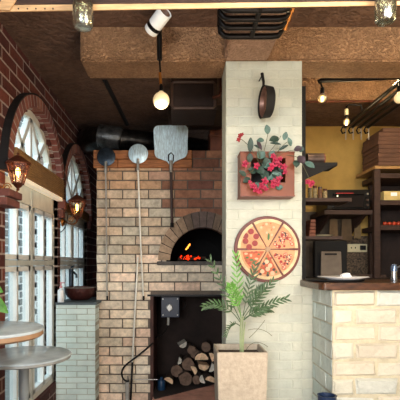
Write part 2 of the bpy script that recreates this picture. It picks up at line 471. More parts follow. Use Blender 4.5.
# exterior
bm = nb(); box(bm, -9, -1.31, -3, 26, -.25, -.15); struct(fin('ground', bm, M['ground']), 'paving outside the windows', 'ground')
EB = root('building', (-3.6, 7, 0), 'pale facade with white panelled piers seen through the windows', 'building')
bm = nb(); box(bm, -4.2, -3.6, -1, 26, -.15, 6); fin('facade', bm, M['beadblue'], EB)
ext = lambda u, v, d: Vector((-3.6+d, u, v))
for k in range(18):
    y = 3.95+k*1.13
    bm = nb(); brickwall(bm, ext, y, y+.5, -.1, 5.8, .5, .165, .035, None, lambda u, v: pick(['747a7a', '808480', '6c7476'], .04), d0=0, d1=.05, off=0, rec=.012)
    fin('panelled_pier', bm, [M['extblock'], M['white']], EB)

# ================================================================== PILLAR
bm = nb()
pal = ['aeb0a2', 'abaea1', 'b0b1a2']
brickwall(bm, front(2.78), PX(226, 2.78), PX(302, 2.78), .0, E+1.297, .17, .0603, .006, None, lambda u, v: pick(pal, .006), d0=-.26, d1=0, rec=.0025, ch=.003, jit=.0012)
struct(fin('pillar', bm, [M['paintbrick'], mat('pillar joints', 'b0b2a4', .7, var=.05, bump=.4)]), 'square pillar of off-white painted brick', 'pillar')

# ================================================================== BRICK OVEN
YO = 4.2
OV = root('brick_oven', (.0, YO, 0), 'large tan brick pizza oven with an arched mouth and a log recess', 'oven')
X0, X1 = PX(96.5, YO), .84
ZT = PZ(168, YO)
ac = (PX(203, YO), PZ(260.5, YO)); ri = 33*YO/F; rox, roy = 45*YO/F, 49*YO/F
RZ = PZ(295.5, YO); RX0, RX1 = PX(150.5, YO), PX(240, YO)
def ocut(v):
    out = []
    if v < RZ: out.append((RX0, RX1))
    if ac[1]-.01 < v < ac[1]+ri+.04:
        h = math.sqrt(max(0, (ri+.04)**2-(v-ac[1])**2)); out.append((ac[0]-h, ac[0]+h))
    return out
tans = ['e2d0b8', 'e0ccb2', 'e8d4ba', 'e8c8ae', 'dacab2', 'e0d2bc', 'ecd0b6', 'd8c6aa']
dreds = ['9a6a50', '805440', 'a87658', '70483a', '946a54']
def ocol(u, v):
    px = VX+u*F/YO; py = VY-(v-E)*F/YO
    if py < 215 and px > 171: return pick(dreds)
    if py < 185: return pick(['c49c78', 'd0a47e', 'b8947c', 'ccaa88'])
    if py < 250: return pick(['c4b8a2', 'c8baa2', 'd0b69a', 'bcb09c', 'd6bea4', 'ccb498'])
    return pick(tans)
bm = nb()
brickwall(bm, front(YO), X0, X1, 0.0, ZT, .2525, .0897, .011, ocut, ocol, d0=-.12, d1=0, rec=.009, ch=.004, jit=.0012, off=.0)
# side return along the alley
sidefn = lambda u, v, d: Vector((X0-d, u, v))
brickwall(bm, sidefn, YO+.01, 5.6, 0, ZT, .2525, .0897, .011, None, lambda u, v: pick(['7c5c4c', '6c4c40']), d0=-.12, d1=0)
fin('brick_face', bm, [M['brick'], M['mortar_dark']], OV)
bm = nb()
def vcol(i): return pick(['a68a70', 'b09478', 'a0866c'] if i > 10 else ['62524a', '524846', '74604f'])
voussoirs(bm, front(YO), ac, ri, ri, rox, roy, 0, PI, 17, -.12, .02, vcol, .05)
fin('arch', bm, [M['brick'], mat('sooty joints', '2e2622', .9)], OV)
bm = nb(); box(bm, ac[0]-rox-.01, ac[0]+rox, YO-.03, YO+.3, ac[1]-.045, ac[1]-.008)
bmesh.ops.bevel(bm, geom=bm.edges[:], offset=.005, segments=2, affect='EDGES')
fin('hearth_ledge', bm, M['stone'], OV)
# firing chamber
bm = nb(); prev = None
for k, (yy, s) in enumerate(((YO+.115, 1.03), (YO+.3, 1.3), (YO+.8, 1.35), (YO+1.0, .9))):
    ring = [bm.verts.new((ac[0]+ri*s*math.cos(t*PI/16), yy, ac[1]-.01+ri*s*(.95 if k else 1)*math.sin(t*PI/16))) for t in range(17)]
    if prev:
        for i in range(17): bm.faces.new((prev[i], prev[(i+1) % 17], ring[(i+1) % 17], ring[i]))
    prev = ring
bm.faces.new(prev); fin('chamber', bm, M['soot'], OV)
# burning logs
bm = nb()
for i in range(5):
    x = PX(184+i*4, YO+.35); tube(bm, [(x-.05, YO+.28+.02*i, ac[1]+.02+.008*(i % 2)), (x+.06, YO+.42, ac[1]+.03)], .018, 8)
tag(fin('burning_logs', bm, M['bark']), 'charred logs burning inside the oven mouth', 'firewood')
bm = nb()
for i in range(26):
    x = PX(random.uniform(180, 200), YO+.25); z = ac[1]+random.uniform(.012, .055)
    bmesh.ops.create_icosphere(bm, subdivisions=1, radius=random.uniform(.004, .011), matrix=Matrix.Translation((x, YO+.26+random.uniform(-.02, .03), z)))
tag(fin('embers', bm, M['ember']), 'red glowing embers in the oven mouth', 'embers', kind='stuff')
bm = nb()
c = P(187, 246, YO+.25)
for dx, dz, h in ((0, 0, .05), (.02, .03, .03), (-.012, -.01, .02)):
    lathe(bm, [(0, 0), (.009, h*.25), (.006, h*.6), (0, h)], (c.x+dx, c.y, c.z+dz-.03), 8, axis=(.5, 0, 1))
tag(fin('flame', bm, M['flame']), 'small orange flame above the embers', 'flame')
# lintel, recess lining
bm = nb(); box(bm, RX0-.03, X1, YO-.012, YO+.1, RZ-.008, RZ+.01); fin('lintel', bm, M['black'], OV)
bm = nb(); box(bm, RX0-.002, RX0+.028, YO-.006, YO+.65, 0, RZ-.008); fin('recess_jamb', bm, mat('rust jamb', '4a2a20', .7, var=.3), OV)
bm = nb()
rb = YO+.66
box(bm, RX0-.05, X1, rb, rb+.05, 0, RZ+.1); box(bm, RX0-.05, RX0-.003, YO+.12, rb, 0, RZ); box(bm, RX0-.05, X1, YO+.1, rb, RZ, RZ+.05); box(bm, X1-.05, X1, YO+.1, rb, 0, RZ)
fin('recess_lining', bm, M['dwall'], OV)
bm = nb(); hz = .085
box(bm, RX0+.03, X1-.05, 3.86, rb, 0, hz)
fin('hearth', bm, M['tile'], OV)
bm = nb()   # tile joints + thin dark sheet with a diagonal edge
d1 = P(148, 402, 4.0)
prism(bm, [(RX0+.03, 4.10), (RX0+.05, 4.02), (PX(219, 4.5), 4.55), (PX(219, 4.5), rb), (RX0+.03, rb)], hz, hz+.006, lambda u, v, d: Vector((u, v, d)))
fin('dark_sheet', bm, M['dwall'], OV)
# rear body and top
bm = nb(); box(bm, X0+.02, X1-.02, YO+1.25, 5.6, 0, ZT-.002); box(bm, X0+.02, X1-.02, YO+.12, 5.6, ZT-.03, ZT-.001)
fin('oven_body', bm, M['dwall'], OV)
# timber band on top
zt1 = PZ(150.5, YO)
bm = nb(); zm = (ZT+zt1)/2
xs = [X0-.03, PX(126, YO), PX(160, YO), PX(192, YO)]
for k, (a, b) in enumerate(((ZT+.002, zm-.003), (zm+.003, zt1))):
    xx = [xs[0], PX(140 if k else 118, YO), xs[3]]
    for p, q in zip(xx, xx[1:]): box(bm, p+.001, q-.002, YO-.012, YO+.25, a, b)
bmesh.ops.bevel(bm, geom=bm.edges[:], offset=.004, segments=1, affect='EDGES')
tag(fin('timber_beam', bm, M['timber']), 'orange-brown timber course lying on top of the brick oven', 'beam')
bm = nb(); brickwall(bm, front(YO), xs[3]+.005, X1, ZT+.002, zt1, .26, .0897, .011, None, lambda u, v: pick(dreds), d0=-.2, d1=0)
fin('upper_bricks', bm, [M['brick'], M['mortar_dark']], OV)

# duct
D = root('flue_duct', P(100, 140, 4.5), 'fat black flue duct with a worn silver collar above the oven', 'duct')
bm = nb(); tube(bm, [P(98, 144, 5.6), P(92, 143, 5.1), P(90, 141, 4.75), P(94, 139, 4.58), P(104, 137.5, 4.51)], [.12, .13, .14, .135, .125], 24); fin('elbow', bm, M['duct'], D, smooth=True)
bm = nb(); tube(bm, [P(99, 137, 4.52), P(100, 137, 4.52), P(121, 139, 4.5), P(122, 139.3, 4.5)], [.10, .128, .122, .11], 24); fin('collar', bm, M['ductsilver'], D, smooth=True)
bm = nb(); tube(bm, [P(120, 139, 4.5), P(165, 143, 4.6), P(206, 147, 4.75)], [.112, .1, .08], 24)
for px, py, r in ((128, 139.6, .118), (158, 142.4, .108), (185, 145, .098)):
    tube(bm, [P(px, py, 4.55), P(px+1.2, py+.1, 4.55)], r, 24)
fin('pipe', bm, M['duct'], D, smooth=True)
# hood / vent housing hanging under ceiling
V = root('ventilation_hood', P(195, 95, 4.1), 'dark rectangular ventilation box with framed panel under the ceiling', 'hood')
bm = nb(); box(bm, PX(168, 4.16), PX(222, 4.16), 4.16, 4.28, PZ(126, 4.16), HC-.002); fin('rear_housing', bm, M['dwall'], V)
bm = nb(); box(bm, PX(171, 3.46), PX(217, 3.46), 3.46, 3.85, PZ(110, 3.46), HC-.002); fin('housing', bm, M['dwall'], V)
bm = nb()
a = [P(x, y, 3.452) for x, y in ((174, 82), (213, 82), (215, 84), (215, 106), (213, 108), (174, 108), (172, 106), (172, 84), (174, 82))]
tube(bm, a, .012, 8); fin('panel_frame', bm, mat('brown frame', '4a362c', .5), V)
bm = nb(); tube(bm, [P(221, 71, 3.4), P(221, 90, 3.4), P(219.5, 96, 3.4), P(213, 97.5, 3.425)], .013, 10)
tag(fin('copper_pipe', bm, M['copper'], smooth=True), 'bent brownish pipe beside the pillar above the oven', 'pipe')
bm = nb(); tube(bm, [P(104.5, 79, 3.575), P(127, 124, 4.72)], .022, 8)
tag(fin('ceiling_pipe', bm, M['blackm']), 'long thin black pipe running back along the dark ceiling', 'pipe')
bm = nb(); box(bm, PX(210, 4.3), PX(228, 4.3), 4.3, 4.6, zt1+.001, PZ(127, 4.3)); box(bm, PX(209, 4.29), PX(228, 4.29), 4.285, 4.3, PZ(137, 4.3), PZ(134, 4.3))
tag(fin('wooden_cabinet', bm, M['timberred'], bevel=.008), 'reddish wooden box on top of the oven next to the pillar', 'box')

# peels
def peel(name, label, head, hr, hm, pts, rr, rm, blade=None, group=None):
    R_ = root(name, P(*head, 4.13), label, 'pizza peel', group)
    bm = nb(); c = P(*head, 4.13)
    if blade is None:
        lathe(bm, [(0, -.004), (hr*.96, -.004), (hr, -.002), (hr, .002), (hr*.96, .004), (0, .004)], c, 40, axis=(0, -1, 0.02))
        for k in range(14):
            a = k*2*PI/14
            for q in (.45, .75): pass
        fin('head', bm, hm, R_, smooth=True)
    else:
        pl = [P(x, y, 4.13) for x, y in blade]
        prism(bm, [(p.x, p.z) for p in pl], -.004, .004, front(4.13)); fin('head', bm, hm, R_, bevel=.002)
        bm = nb(); tube(bm, [P(168.5, 161, 4.115), P(168.6, 155, 4.112), P(171, 152.6, 4.11), P(173.4, 155, 4.112), P(173.4, 161, 4.115)], .006, 8); fin('handle_loop', bm, M['black'], R_)
    p = [P(x, y, Y) for x, y, Y in pts]
    bm = nb(); tube(bm, [p[0]+Vector((0, 0, .05)), p[0]+Vector((0, 0, -.06))], max(.014, rr*1.3), 10); fin('socket', bm, M['rod'], R_, smooth=True)
    bm = nb(); tube(bm, p, rr, 10); fin('handle', bm, rm, R_, smooth=True)
    bm = nb(); tube(bm, [p[-1]+Vector((0, 0, .03)), p[-1]+Vector((0, 0, -.012))], rr*1.25, 10); fin('end_cap', bm, M['black'], R_)
    return R_
peel('round_peel', 'turning peel with a dark round head, leftmost on the oven front', (106.2, 156.8), .089, M['darksteel'], [(105.8, 167, 4.12), (106.6, 240, 4.12), (107.3, 299, 4.13)], .0075, M['rod'])
peel('round_peel', 'turning peel with a pale silver round head', (138.2, 153.8), .094, M['steel'], [(138, 164, 4.11), (140.4, 235, 4.11), (143.6, 299, 4.13)], .0085, M['rodwhite'])
sq = []
def cor(cx, cy, r, a0, a1):
    return [(cx+r*math.cos(math.radians(a0+(a1-a0)*i/6)), cy-r*math.sin(math.radians(a0+(a1-a0)*i/6))) for i in range(7)]
sq = cor(158.5, 130.5, 5, 180, 90)+cor(183, 130, 5, 90, 0)+cor(180.5, 152, 7, 0, -50)+[(174.5, 162), (172, 165), (169.5, 165), (167, 161.5)]+cor(161.5, 152.5, 7, -130, -180)
peel('square_peel', 'wide rounded rectangular silver peel with a dark handle', (171, 143), 0, M['steel'], [(171, 166, 4.115), (171.6, 200, 4.11), (172, 226, 4.11)], .014, M['rodbrown'], blade=sq)
# rake leaning on oven
R_ = root('oven_brush', P(130, 402, 4.05), 'long pale rod of an oven brush leaning against the bricks', 'oven tool')
bm = nb(); tube(bm, [P(138, 257, 4.15), P(132.4, 362, 4.1)], .009, 10); fin('handle', bm, M['rodwhite'], R_, smooth=True)
bm = nb(); tube(bm, [P(132.4, 362, 4.1), P(130.6, 401, 4.07)], .0105, 10); fin('lower_handle', bm, M['black'], R_, smooth=True)
bm = nb(); box(bm, PX(125.5, 4.1), PX(129.5, 4.1), 4.08, 4.11, .0, PZ(380, 4.1)); fin('brush_head', bm, M['rod'], R_, bevel=.006)
bm = nb(); tube(bm, [P(128, 381, 4.09), P(127.5, 376, 4.09)], .009, 8); fin('hook', bm, M['rod'], R_)
# black hose and rail
bm = nb()
pts = bez(P(153, 343, 4.14), P(142, 353, 4.08), P(131, 361, 4.06), 8)+bez(P(131, 361, 4.06), P(120, 368, 4.07), P(122, 376, 4.08), 8)[1:]+bez(P(122, 376, 4.08), P(124, 382, 4.08), P(129, 381, 4.06), 6)[1:]
tube(bm, pts, .0085, 10); tag(fin('hose', bm, M['black'], smooth=True), 'black curved cable looping out of the log recess', 'cable')
bm = nb(); tube(bm, [P(128, 379.8, 4.11), P(157, 379.5, 4.11), P(157.3, 379.5, 4.4)], .005, 8)
tag(fin('rail', bm, M['rod']), 'thin horizontal metal rod low on the oven front', 'rod')
# control box
S = root('control_box', P(170, 306, 4.4), 'dark blue-black control box with a pale dial inside the recess', 'control box')
YB = 4.35
bm = nb(); box(bm, PX(161, YB), PX(179.5, YB), YB, YB+.12, PZ(317.5, YB), PZ(296.5, YB)); fin('case', bm, mat('box navy', '22283a', .4, var=.15), S, bevel=.006)
bm = nb(); lathe(bm, [(0, .03), (.026, .03), (.032, .02), (.034, 0), (0, 0)], P(169.5, 307.5, YB), 24, axis=(0, -1, 0)); box(bm, P(169.5, 0, YB).x-.006, P(169.5, 0, YB).x+.006, YB-.045, YB-.028, PZ(311, YB), PZ(304, YB)); k = fin('dial', bm, M['steelknob'], S, smooth=True)
for a, b in ((163, 299), (177.5, 299), (163, 315), (177.5, 315)):
    bm = nb(); lathe(bm, [(0, .006), (.006, .006), (.007, 0), (0, 0)], P(a, b, YB), 10, axis=(0, -1, 0)); fin('screw', bm, M['steelknob'], S)
bm = nb(); box(bm, PX(161.5, YB), PX(179, YB), YB+.12, rb, PZ(313, YB), PZ(300, YB)); fin('bracket', bm, M['black'], S)
bm = nb(); tube(bm, [P(168.5, 317, YB+.03), P(168.3, 322, YB+.03), P(168, 325, YB+.03)], .012, 10); fin('gland', bm, M['steelknob'], S)
bm = nb(); tube(bm, bez(P(168, 325, YB+.03), P(166, 335, YB+.03), P(154, 338, YB+.05), 12), .005, 8); fin('cable', bm, M['black'], S)
bm = nb(); tube(bm, bez(P(179, 300, YB+.04), P(190, 302, YB+.05), P(183, 309, YB+.05), 8)+[P(179, 309, YB+.04)], .005, 8); fin('cable', bm, M['black'], S)

# firewood
logs = [ # px, py, r(px), kind, rot
 (183.5, 345, 4.2, 'half', 150, 'g'), (179.5, 361, 3.6, 'half', 100, 'g'), (201.5, 357.5, 6.8, 'half', 0, 't'), (176.5, 371, 6.2, 'round', 0, 'd'),
 (188, 364.5, 6.6, 'round', 0, 'd'), (194, 370, 4.6, 'half', 60, 't'), (203.5, 367, 5.6, 'half', 190, 't'), (212, 357, 4.6, 'half', 70, 't'),
 (212, 368, 4.6, 'half', 110, 'g'), (169, 380.5, 4.8, 'half', 30, 't'), (185.5, 379, 7.0, 'round', 0, 'd'), (196.5, 380, 4.6, 'round', 0, 'd'),
 (202.3, 379.5, 4.4, 'half', 250, 'g'), (210.5, 379.5, 5.4, 'half', 20, 't'), (206, 347, 5.0, 'round', 0, 'd'), (195, 354, 5, 'round', 0, 'd'),
 (219, 362, 5.5, 'half', 40, 't'), (220, 374, 5.5, 'round', 0, 't'), (191.5, 350, 4.5, 'round', 0, 'd')]
lab = {(0): 'small grey half log, topmost at the left of the firewood pile', 1: 'grey half log low under the topmost log', 2: 'large pale half-moon log near the top of the firewood pile',
 3: 'dark split log upright-looking at the left of the pile', 4: 'dark round log in the middle of the firewood pile', 5: 'small tan half log beside the dark middle log', 6: 'tan half log under the large half-moon log',
 7: 'tan half log beside the planter, upper', 8: 'grey half log beside the planter, middle', 9: 'small tan half log lowest at the left of the pile', 10: 'largest dark round log at the bottom of the pile',
 11: 'small dark log at the bottom between two larger logs', 12: 'grey half log standing on edge at the bottom', 13: 'tan half log at the bottom nearest the planter', 14: 'dark log at the top right of the pile',
 15: 'dark log behind the large half-moon log', 16: 'tan half log half hidden behind the planter', 17: 'round tan log half hidden behind the planter, lower', 18: 'dark log left of the pile top'}
for i, (px, py, r, kind, rot, tone) in enumerate(logs):
    Yf = 4.44+random.uniform(-.02, .04)-(.04 if py > 375 else 0)+(.05 if py < 350 else 0); Rr = r*Yf/F; bm = nb()
    ln = .17
    t = Matrix.Translation(P(px, py, Yf)) @ Matrix.Rotation(random.uniform(-.25, .25), 4, 'Z') @ Matrix.Rotation(math.radians(rot), 4, 'Y')
    n = 18; prof = []
    if kind == 'half':
        prof = [(Rr*math.cos(PI*k/12)*random.uniform(.93, 1.05), Rr*math.sin(PI*k/12)*random.uniform(.93, 1.05)-Rr*.35) for k in range(13)]
    else:
        prof = [(Rr*math.cos(2*PI*k/16)*random.uniform(.86, 1.06), Rr*math.sin(2*PI*k/16)*random.uniform(.86, 1.06)) for k in range(16)]
    a = [bm.verts.new(t @ Vector((u, 0, v))) for u, v in prof]; b = [bm.verts.new(t @ Vector((u*.95, ln, v*.95))) for u, v in prof]
    f = bm.faces.new(a); f.material_index = 1; f = bm.faces.new(b[::-1]); f.material_index = 1
    for k in range(len(prof)):
        f = bm.faces.new((a[k], b[k], b[(k+1) % len(prof)], a[(k+1) % len(prof)])); f.material_index = 1 if (kind == 'half' and k == len(prof)-1) else 0
    tag(fin('firewood_log', bm, [M['bark'], {'t': M['cut'], 'g': M['cutgrey'], 'd': M['cutdark']}[tone]]), lab[i], 'log', 'split logs stacked in the oven recess')
bm = nb(); c = P(161.5, 389, 4.3); lathe(bm, [(0, 0), (.035, 0), (.038, .01), (.038, .085), (.03, .1), (.014, .105), (.014, .125), (0, .125)], (c.x, 4.3, hz+.007), 24)
tag(fin('blue_bottle', bm, M['bluecan'], smooth=True), 'small blue bottle at the left end of the firewood', 'bottle')

# ================================================================== WASH BASIN STAND
B = root('basin_stand', (-.97, 4.1, 0), 'low white painted brick wall with dark grey stone top', 'stand')
bx0, bx1 = WLX+.003, PX(95.3, 3.93)
zb = PZ(302.5, 3.93)
bm = nb(); brickwall(bm, front(3.93), bx0, bx1, .0, zb-.02, .19, .052, .006, None, lambda u, v: pick(['ccdad2', 'd0dcd4', 'c6d4cc'] if v > .09 else ['6a6a60', '8c9088'], .03), d0=-.18, d1=0, rec=.003, ch=.002, jit=.0008)
box(bm, bx0, -.835, 4.18, 4.55, 0, zb-.02, 1)
fin('brick_body', bm, [M['paintbrick'], M['mortar_white']], B)
bm = nb(); box(bm, bx0, bx1+.012, 3.915, 4.18, zb-.02, zb); box(bm, bx0, -.835, 4.18, 4.56, zb-.02, zb); fin('stone_top', bm, M['slab'], B)
W = root('wash_basin', (-.985, 4.25, zb), 'round hammered brown wash basin on the white brick stand', 'basin')
bm = nb(); lathe(bm, [(0, 0), (.08, .0), (.12, .03), (.145, .075), (.15, .115), (.15, .125), (.142, .125), (.138, .11), (.11, .035), (.07, .015), (0, .012)], (-.975, 4.22, zb), 40)
fin('bowl', bm, M['basin'], W, smooth=True)
bm = nb(); lathe(bm, [(.15, .118), (.154, .122), (.15, .127), (.142, .127)], (-.975, 4.22, zb), 40); fin('rim', bm, M['rod'], W, smooth=True)
T = root('faucet', (-1.08, 4.42, zb), 'dark tap with a short spout behind the wash basin', 'tap')
bm = nb(); c = P(71, 285, 4.42); tube(bm, [(c.x, 4.42, zb), (c.x, 4.42, PZ(269, 4.42))], .021, 14); fin('body', bm, M['darksteel'], T, smooth=True)
bm = nb(); tube(bm, [P(71, 272, 4.42), P(74, 272.5, 4.38), P(76.5, 275, 4.34), P(76.5, 278, 4.34)], .011, 10); fin('spout', bm, M['darksteel'], T, smooth=True)
bm = nb(); tube(bm, [P(71, 269, 4.42), P(71, 267.5, 4.42), P(74, 266, 4.4)], .008, 8); fin('lever', bm, M['darksteel'], T)
SB = root('soap_dispenser', (-1.092, 3.97, zb), 'white soap pump bottle with a pink pump beside the basin', 'bottle')
c = Vector((-1.092, 3.97, zb))
bm = nb(); lathe(bm, [(0, 0), (.026, 0), (.029, .004), (.029, .10), (.024, .115), (.012, .122), (.012, .13), (0, .13)], c, 24); fin('bottle_body', bm, M['soapwhite'], SB, smooth=True)
bm = nb(); lathe(bm, [(0, .13), (.013, .13), (.013, .148), (.006, .15), (.006, .17), (.011, .172), (.011, .182), (0, .184)], c, 16); box(bm, c.x-.005, c.x+.035, c.y-.005, c.y+.005, zb+.173, zb+.182); fin('pump', bm, M['pink'], SB, smooth=True)

# ================================================================== TABLES
def table(cx, cy, z, r, label, edge, th):
    T = root('round_table', (cx, cy, 0), label, 'table', None)
    bm = nb(); lathe(bm, [(0, z-th*.35), (r, z-th*.35), (r+.002, z-th*.2), (r, z-.003), (r-.006, z), (0, z)], (cx, cy, 0), 72); TT = fin('tabletop', bm, M['marble'], T, smooth=True)
    bm = nb(); lathe(bm, [(r*.2, z-th*.36), (r-.002, z-th*.36), (r-.001, z-th*.8), (r-.012, z-th), (r*.2, z-th)], (cx, cy, 0), 72); fin('table_edge', bm, edge, TT, smooth=True)
    bm = nb(); lathe(bm, [(.09, z-th-.012), (.09, z-th), (.03, z-th-.012), (.027, z-th-.05), (.027, .06), (.035, .03)], (cx, cy, 0), 28); fin('pedestal', bm, M['pedestal'], T, smooth=True)
    bm = nb(); lathe(bm, [(0, 0), (.2, 0), (.2, .012), (.05, .03), (0, .03)], (cx, cy, 0), 40); fin('base', bm, M['pedestal'], T, smooth=True)
    return T
t1 = table(PX(24, 2.42), 2.42, E-.51, .256, 'lower round grey marble table on a grey pedestal', mat('grey edge', '8a8c88', .4), .028)
t2 = table(PX(-13, 1.95), 1.95, E-.293, .244, 'higher round grey marble table with brown edge, cut by the left picture edge', M['rimwood'], .042)
PP = root('small_plant', (-.94, 1.98, E-.293), 'green leaf of a small pot plant at the left picture edge', 'plant')
c0 = Vector((-.95, 2.0, E-.293))
bm = nb(); lathe(bm, [(0, 0), (.035, 0), (.05, .08), (.045, .08), (.04, .07), (0, .07)], c0, 24); fin('pot', bm, M['pot'], PP, smooth=True)
def leafblade(bm, a, b, w, sag=.01, mi=0, n=6, up=Vector((0, -1, .2))):
    a, b = Vector(a), Vector(b); d = b-a; side = d.cross(up).normalized(); nn = side.cross(d).normalized()
    L_, R2, C_ = [], [], []
    for i in range(n+1):
        t = i/n; ww = w*math.sin(PI*min(1, t*.92+.06))**.8
        p = a+d*t+nn*sag*math.sin(PI*t)
        L_.append(bm.verts.new(p+side*ww)); R2.append(bm.verts.new(p-side*ww)); C_.append(bm.verts.new(p-nn*w*.25))
    for i in range(n):
        bm.faces.new((L_[i], L_[i+1], C_[i+1], C_[i])).material_index = mi
        bm.faces.new((C_[i], C_[i+1], R2[i+1], R2[i])).material_index = mi
for (px, py, Y, w) in ((8, 313, 2.0, .03), (3, 292, 2.05, .028), (-25, 285, 2.0, .03), (-40, 300, 1.95, .03), (-10, 280, 2.1, .028)):
    bm = nb(); m = P((px-33)/2-2, min(py, 300)-9, Y); tube(bm, [c0+Vector((0, 0, .06)), m], .003, 6); leafblade(bm, m, P(px, py, Y), w, .02)
    fin('leaf', bm, M['leafbright'], PP, smooth=True)

# ================================================================== PLANTER + PALM
PT = root('square_planter', (PX(241.5, 2.58), 2.58, 0), 'tall square beige planter holding a palm in front of the pillar', 'planter')
yf, yb, zt = 2.45, 2.72, PZ(352.5, 2.45); xa, xb = PX(217, 2.45), PX(268, 2.45)
bm = nb(); sh = .022
def q4(x0, x1, y0, y1, z): return [bm.verts.new(v) for v in ((x0,y0,z),(x1,y0,z),(x1,y1,z),(x0,y1,z))]
rings = [q4(xa+sh, xb-sh, yf+sh, yb-sh, 0), q4(xa, xb, yf, yb, zt), q4(xa+.014, xb-.014, yf+.014, yb-.014, zt), q4(xa+.018, xb-.018, yf+.018, yb-.018, zt-.06)]
bm.faces.new(rings[0])
for r1, r2 in zip(rings, rings[1:]):
    for i in range(4): bm.faces.new((r1[i], r1[(i+1) % 4], r2[(i+1) % 4], r2[i]))
fin('pot', bm, M['pot'], PT, bevel=.004)
bm = nb(); box(bm, xa+.019, xb-.019, yf+.019, yb-.019, zt-.06, zt-.035); fin('soil', bm, M['soil'], PT)
PL = root('palm', (PX(241, 2.58), 2.58, zt-.035), 'green parlour palm growing in the square planter', 'plant')
YP = 2.58
for k, (bx, tx, ty) in enumerate(((240, 241, 318), (241.8, 243, 316), (243.2, 245, 322))):
    bm = nb(); a = Vector((PX(bx, YP), YP+.008*(k-1.5), zt-.037)); tube(bm, bez(a, P(bx, (ty+345)/2, YP), P(tx, ty, YP+.008*(k-1.5)), 6), [.0042]*7, 8); fin('stem', bm, M['stem'], PL, smooth=True)
fr = [((241, 322), (229, 296), (211, 262), 2.52, 10, 0), ((240, 322), (224, 298), (205, 306), 2.48, 10, 0), ((241, 318), (237, 285), (236, 256), 2.55, 11, 1),
      ((243, 316), (247, 292), (255, 266), 2.56, 10, 0), ((244, 318), (256, 300), (272, 282), 2.52, 10, 0), ((244, 320), (262, 305), (284, 299), 2.48, 9, 0),
      ((243, 320), (254, 310), (268, 309), 2.60, 8, 0), 
      ((242, 318), (256, 292), (262, 288), 2.58, 9, 0), ((240, 326), (231, 318), (226, 334), 2.46, 4, 0), ((241, 316), (234, 296), (231, 285), 2.46, 9, 1)]
for a, m, b, Y2, n, br in fr:
    bm = nb(); pts = bez(P(*a, YP), P(*m, (YP+Y2)/2), P(*b, Y2), 11); tube(bm, pts, [.0026*(1-.6*i/11) for i in range(12)], 6)
    for i in range(3, 12):
        p = pts[i]; d = (pts[i]-pts[i-1]).normalized(); sd = d.cross(Vector((0, -1, 0))).normalized()
        t = i/11; l = .062*(1-.5*abs(t-.45)) if n > 4 else .03
        for s in (-1, 1):
            e = p+(d*.8+sd*s*(.75-.35*t)+Vector((0, -random.uniform(-.25, .3), -.14))).normalized()*l*random.uniform(.8, 1.1)
            leafblade(bm, p, e, .0058 if n > 4 else .003, .003, n=4)
    fin('frond', bm, M['leafbright'] if br else M['leaf'], PL)
# dry twigs at right of planter
bm = nb()
for pts in ([(246, 345), (254, 336), (262, 341), (268, 347)], [(248, 330), (262, 326), (272, 336)], [(249, 338), (258, 330), (265, 320)]):
    p = [P(x, y, YP) for x, y in pts]; tube(bm, bez(p[0]-Vector((0, 0, .03 if pts[0][1] == 345 else 0)), p[1], p[-1], 8), .0015, 5)
fin('dry_stem', bm, M['twig'], PL)

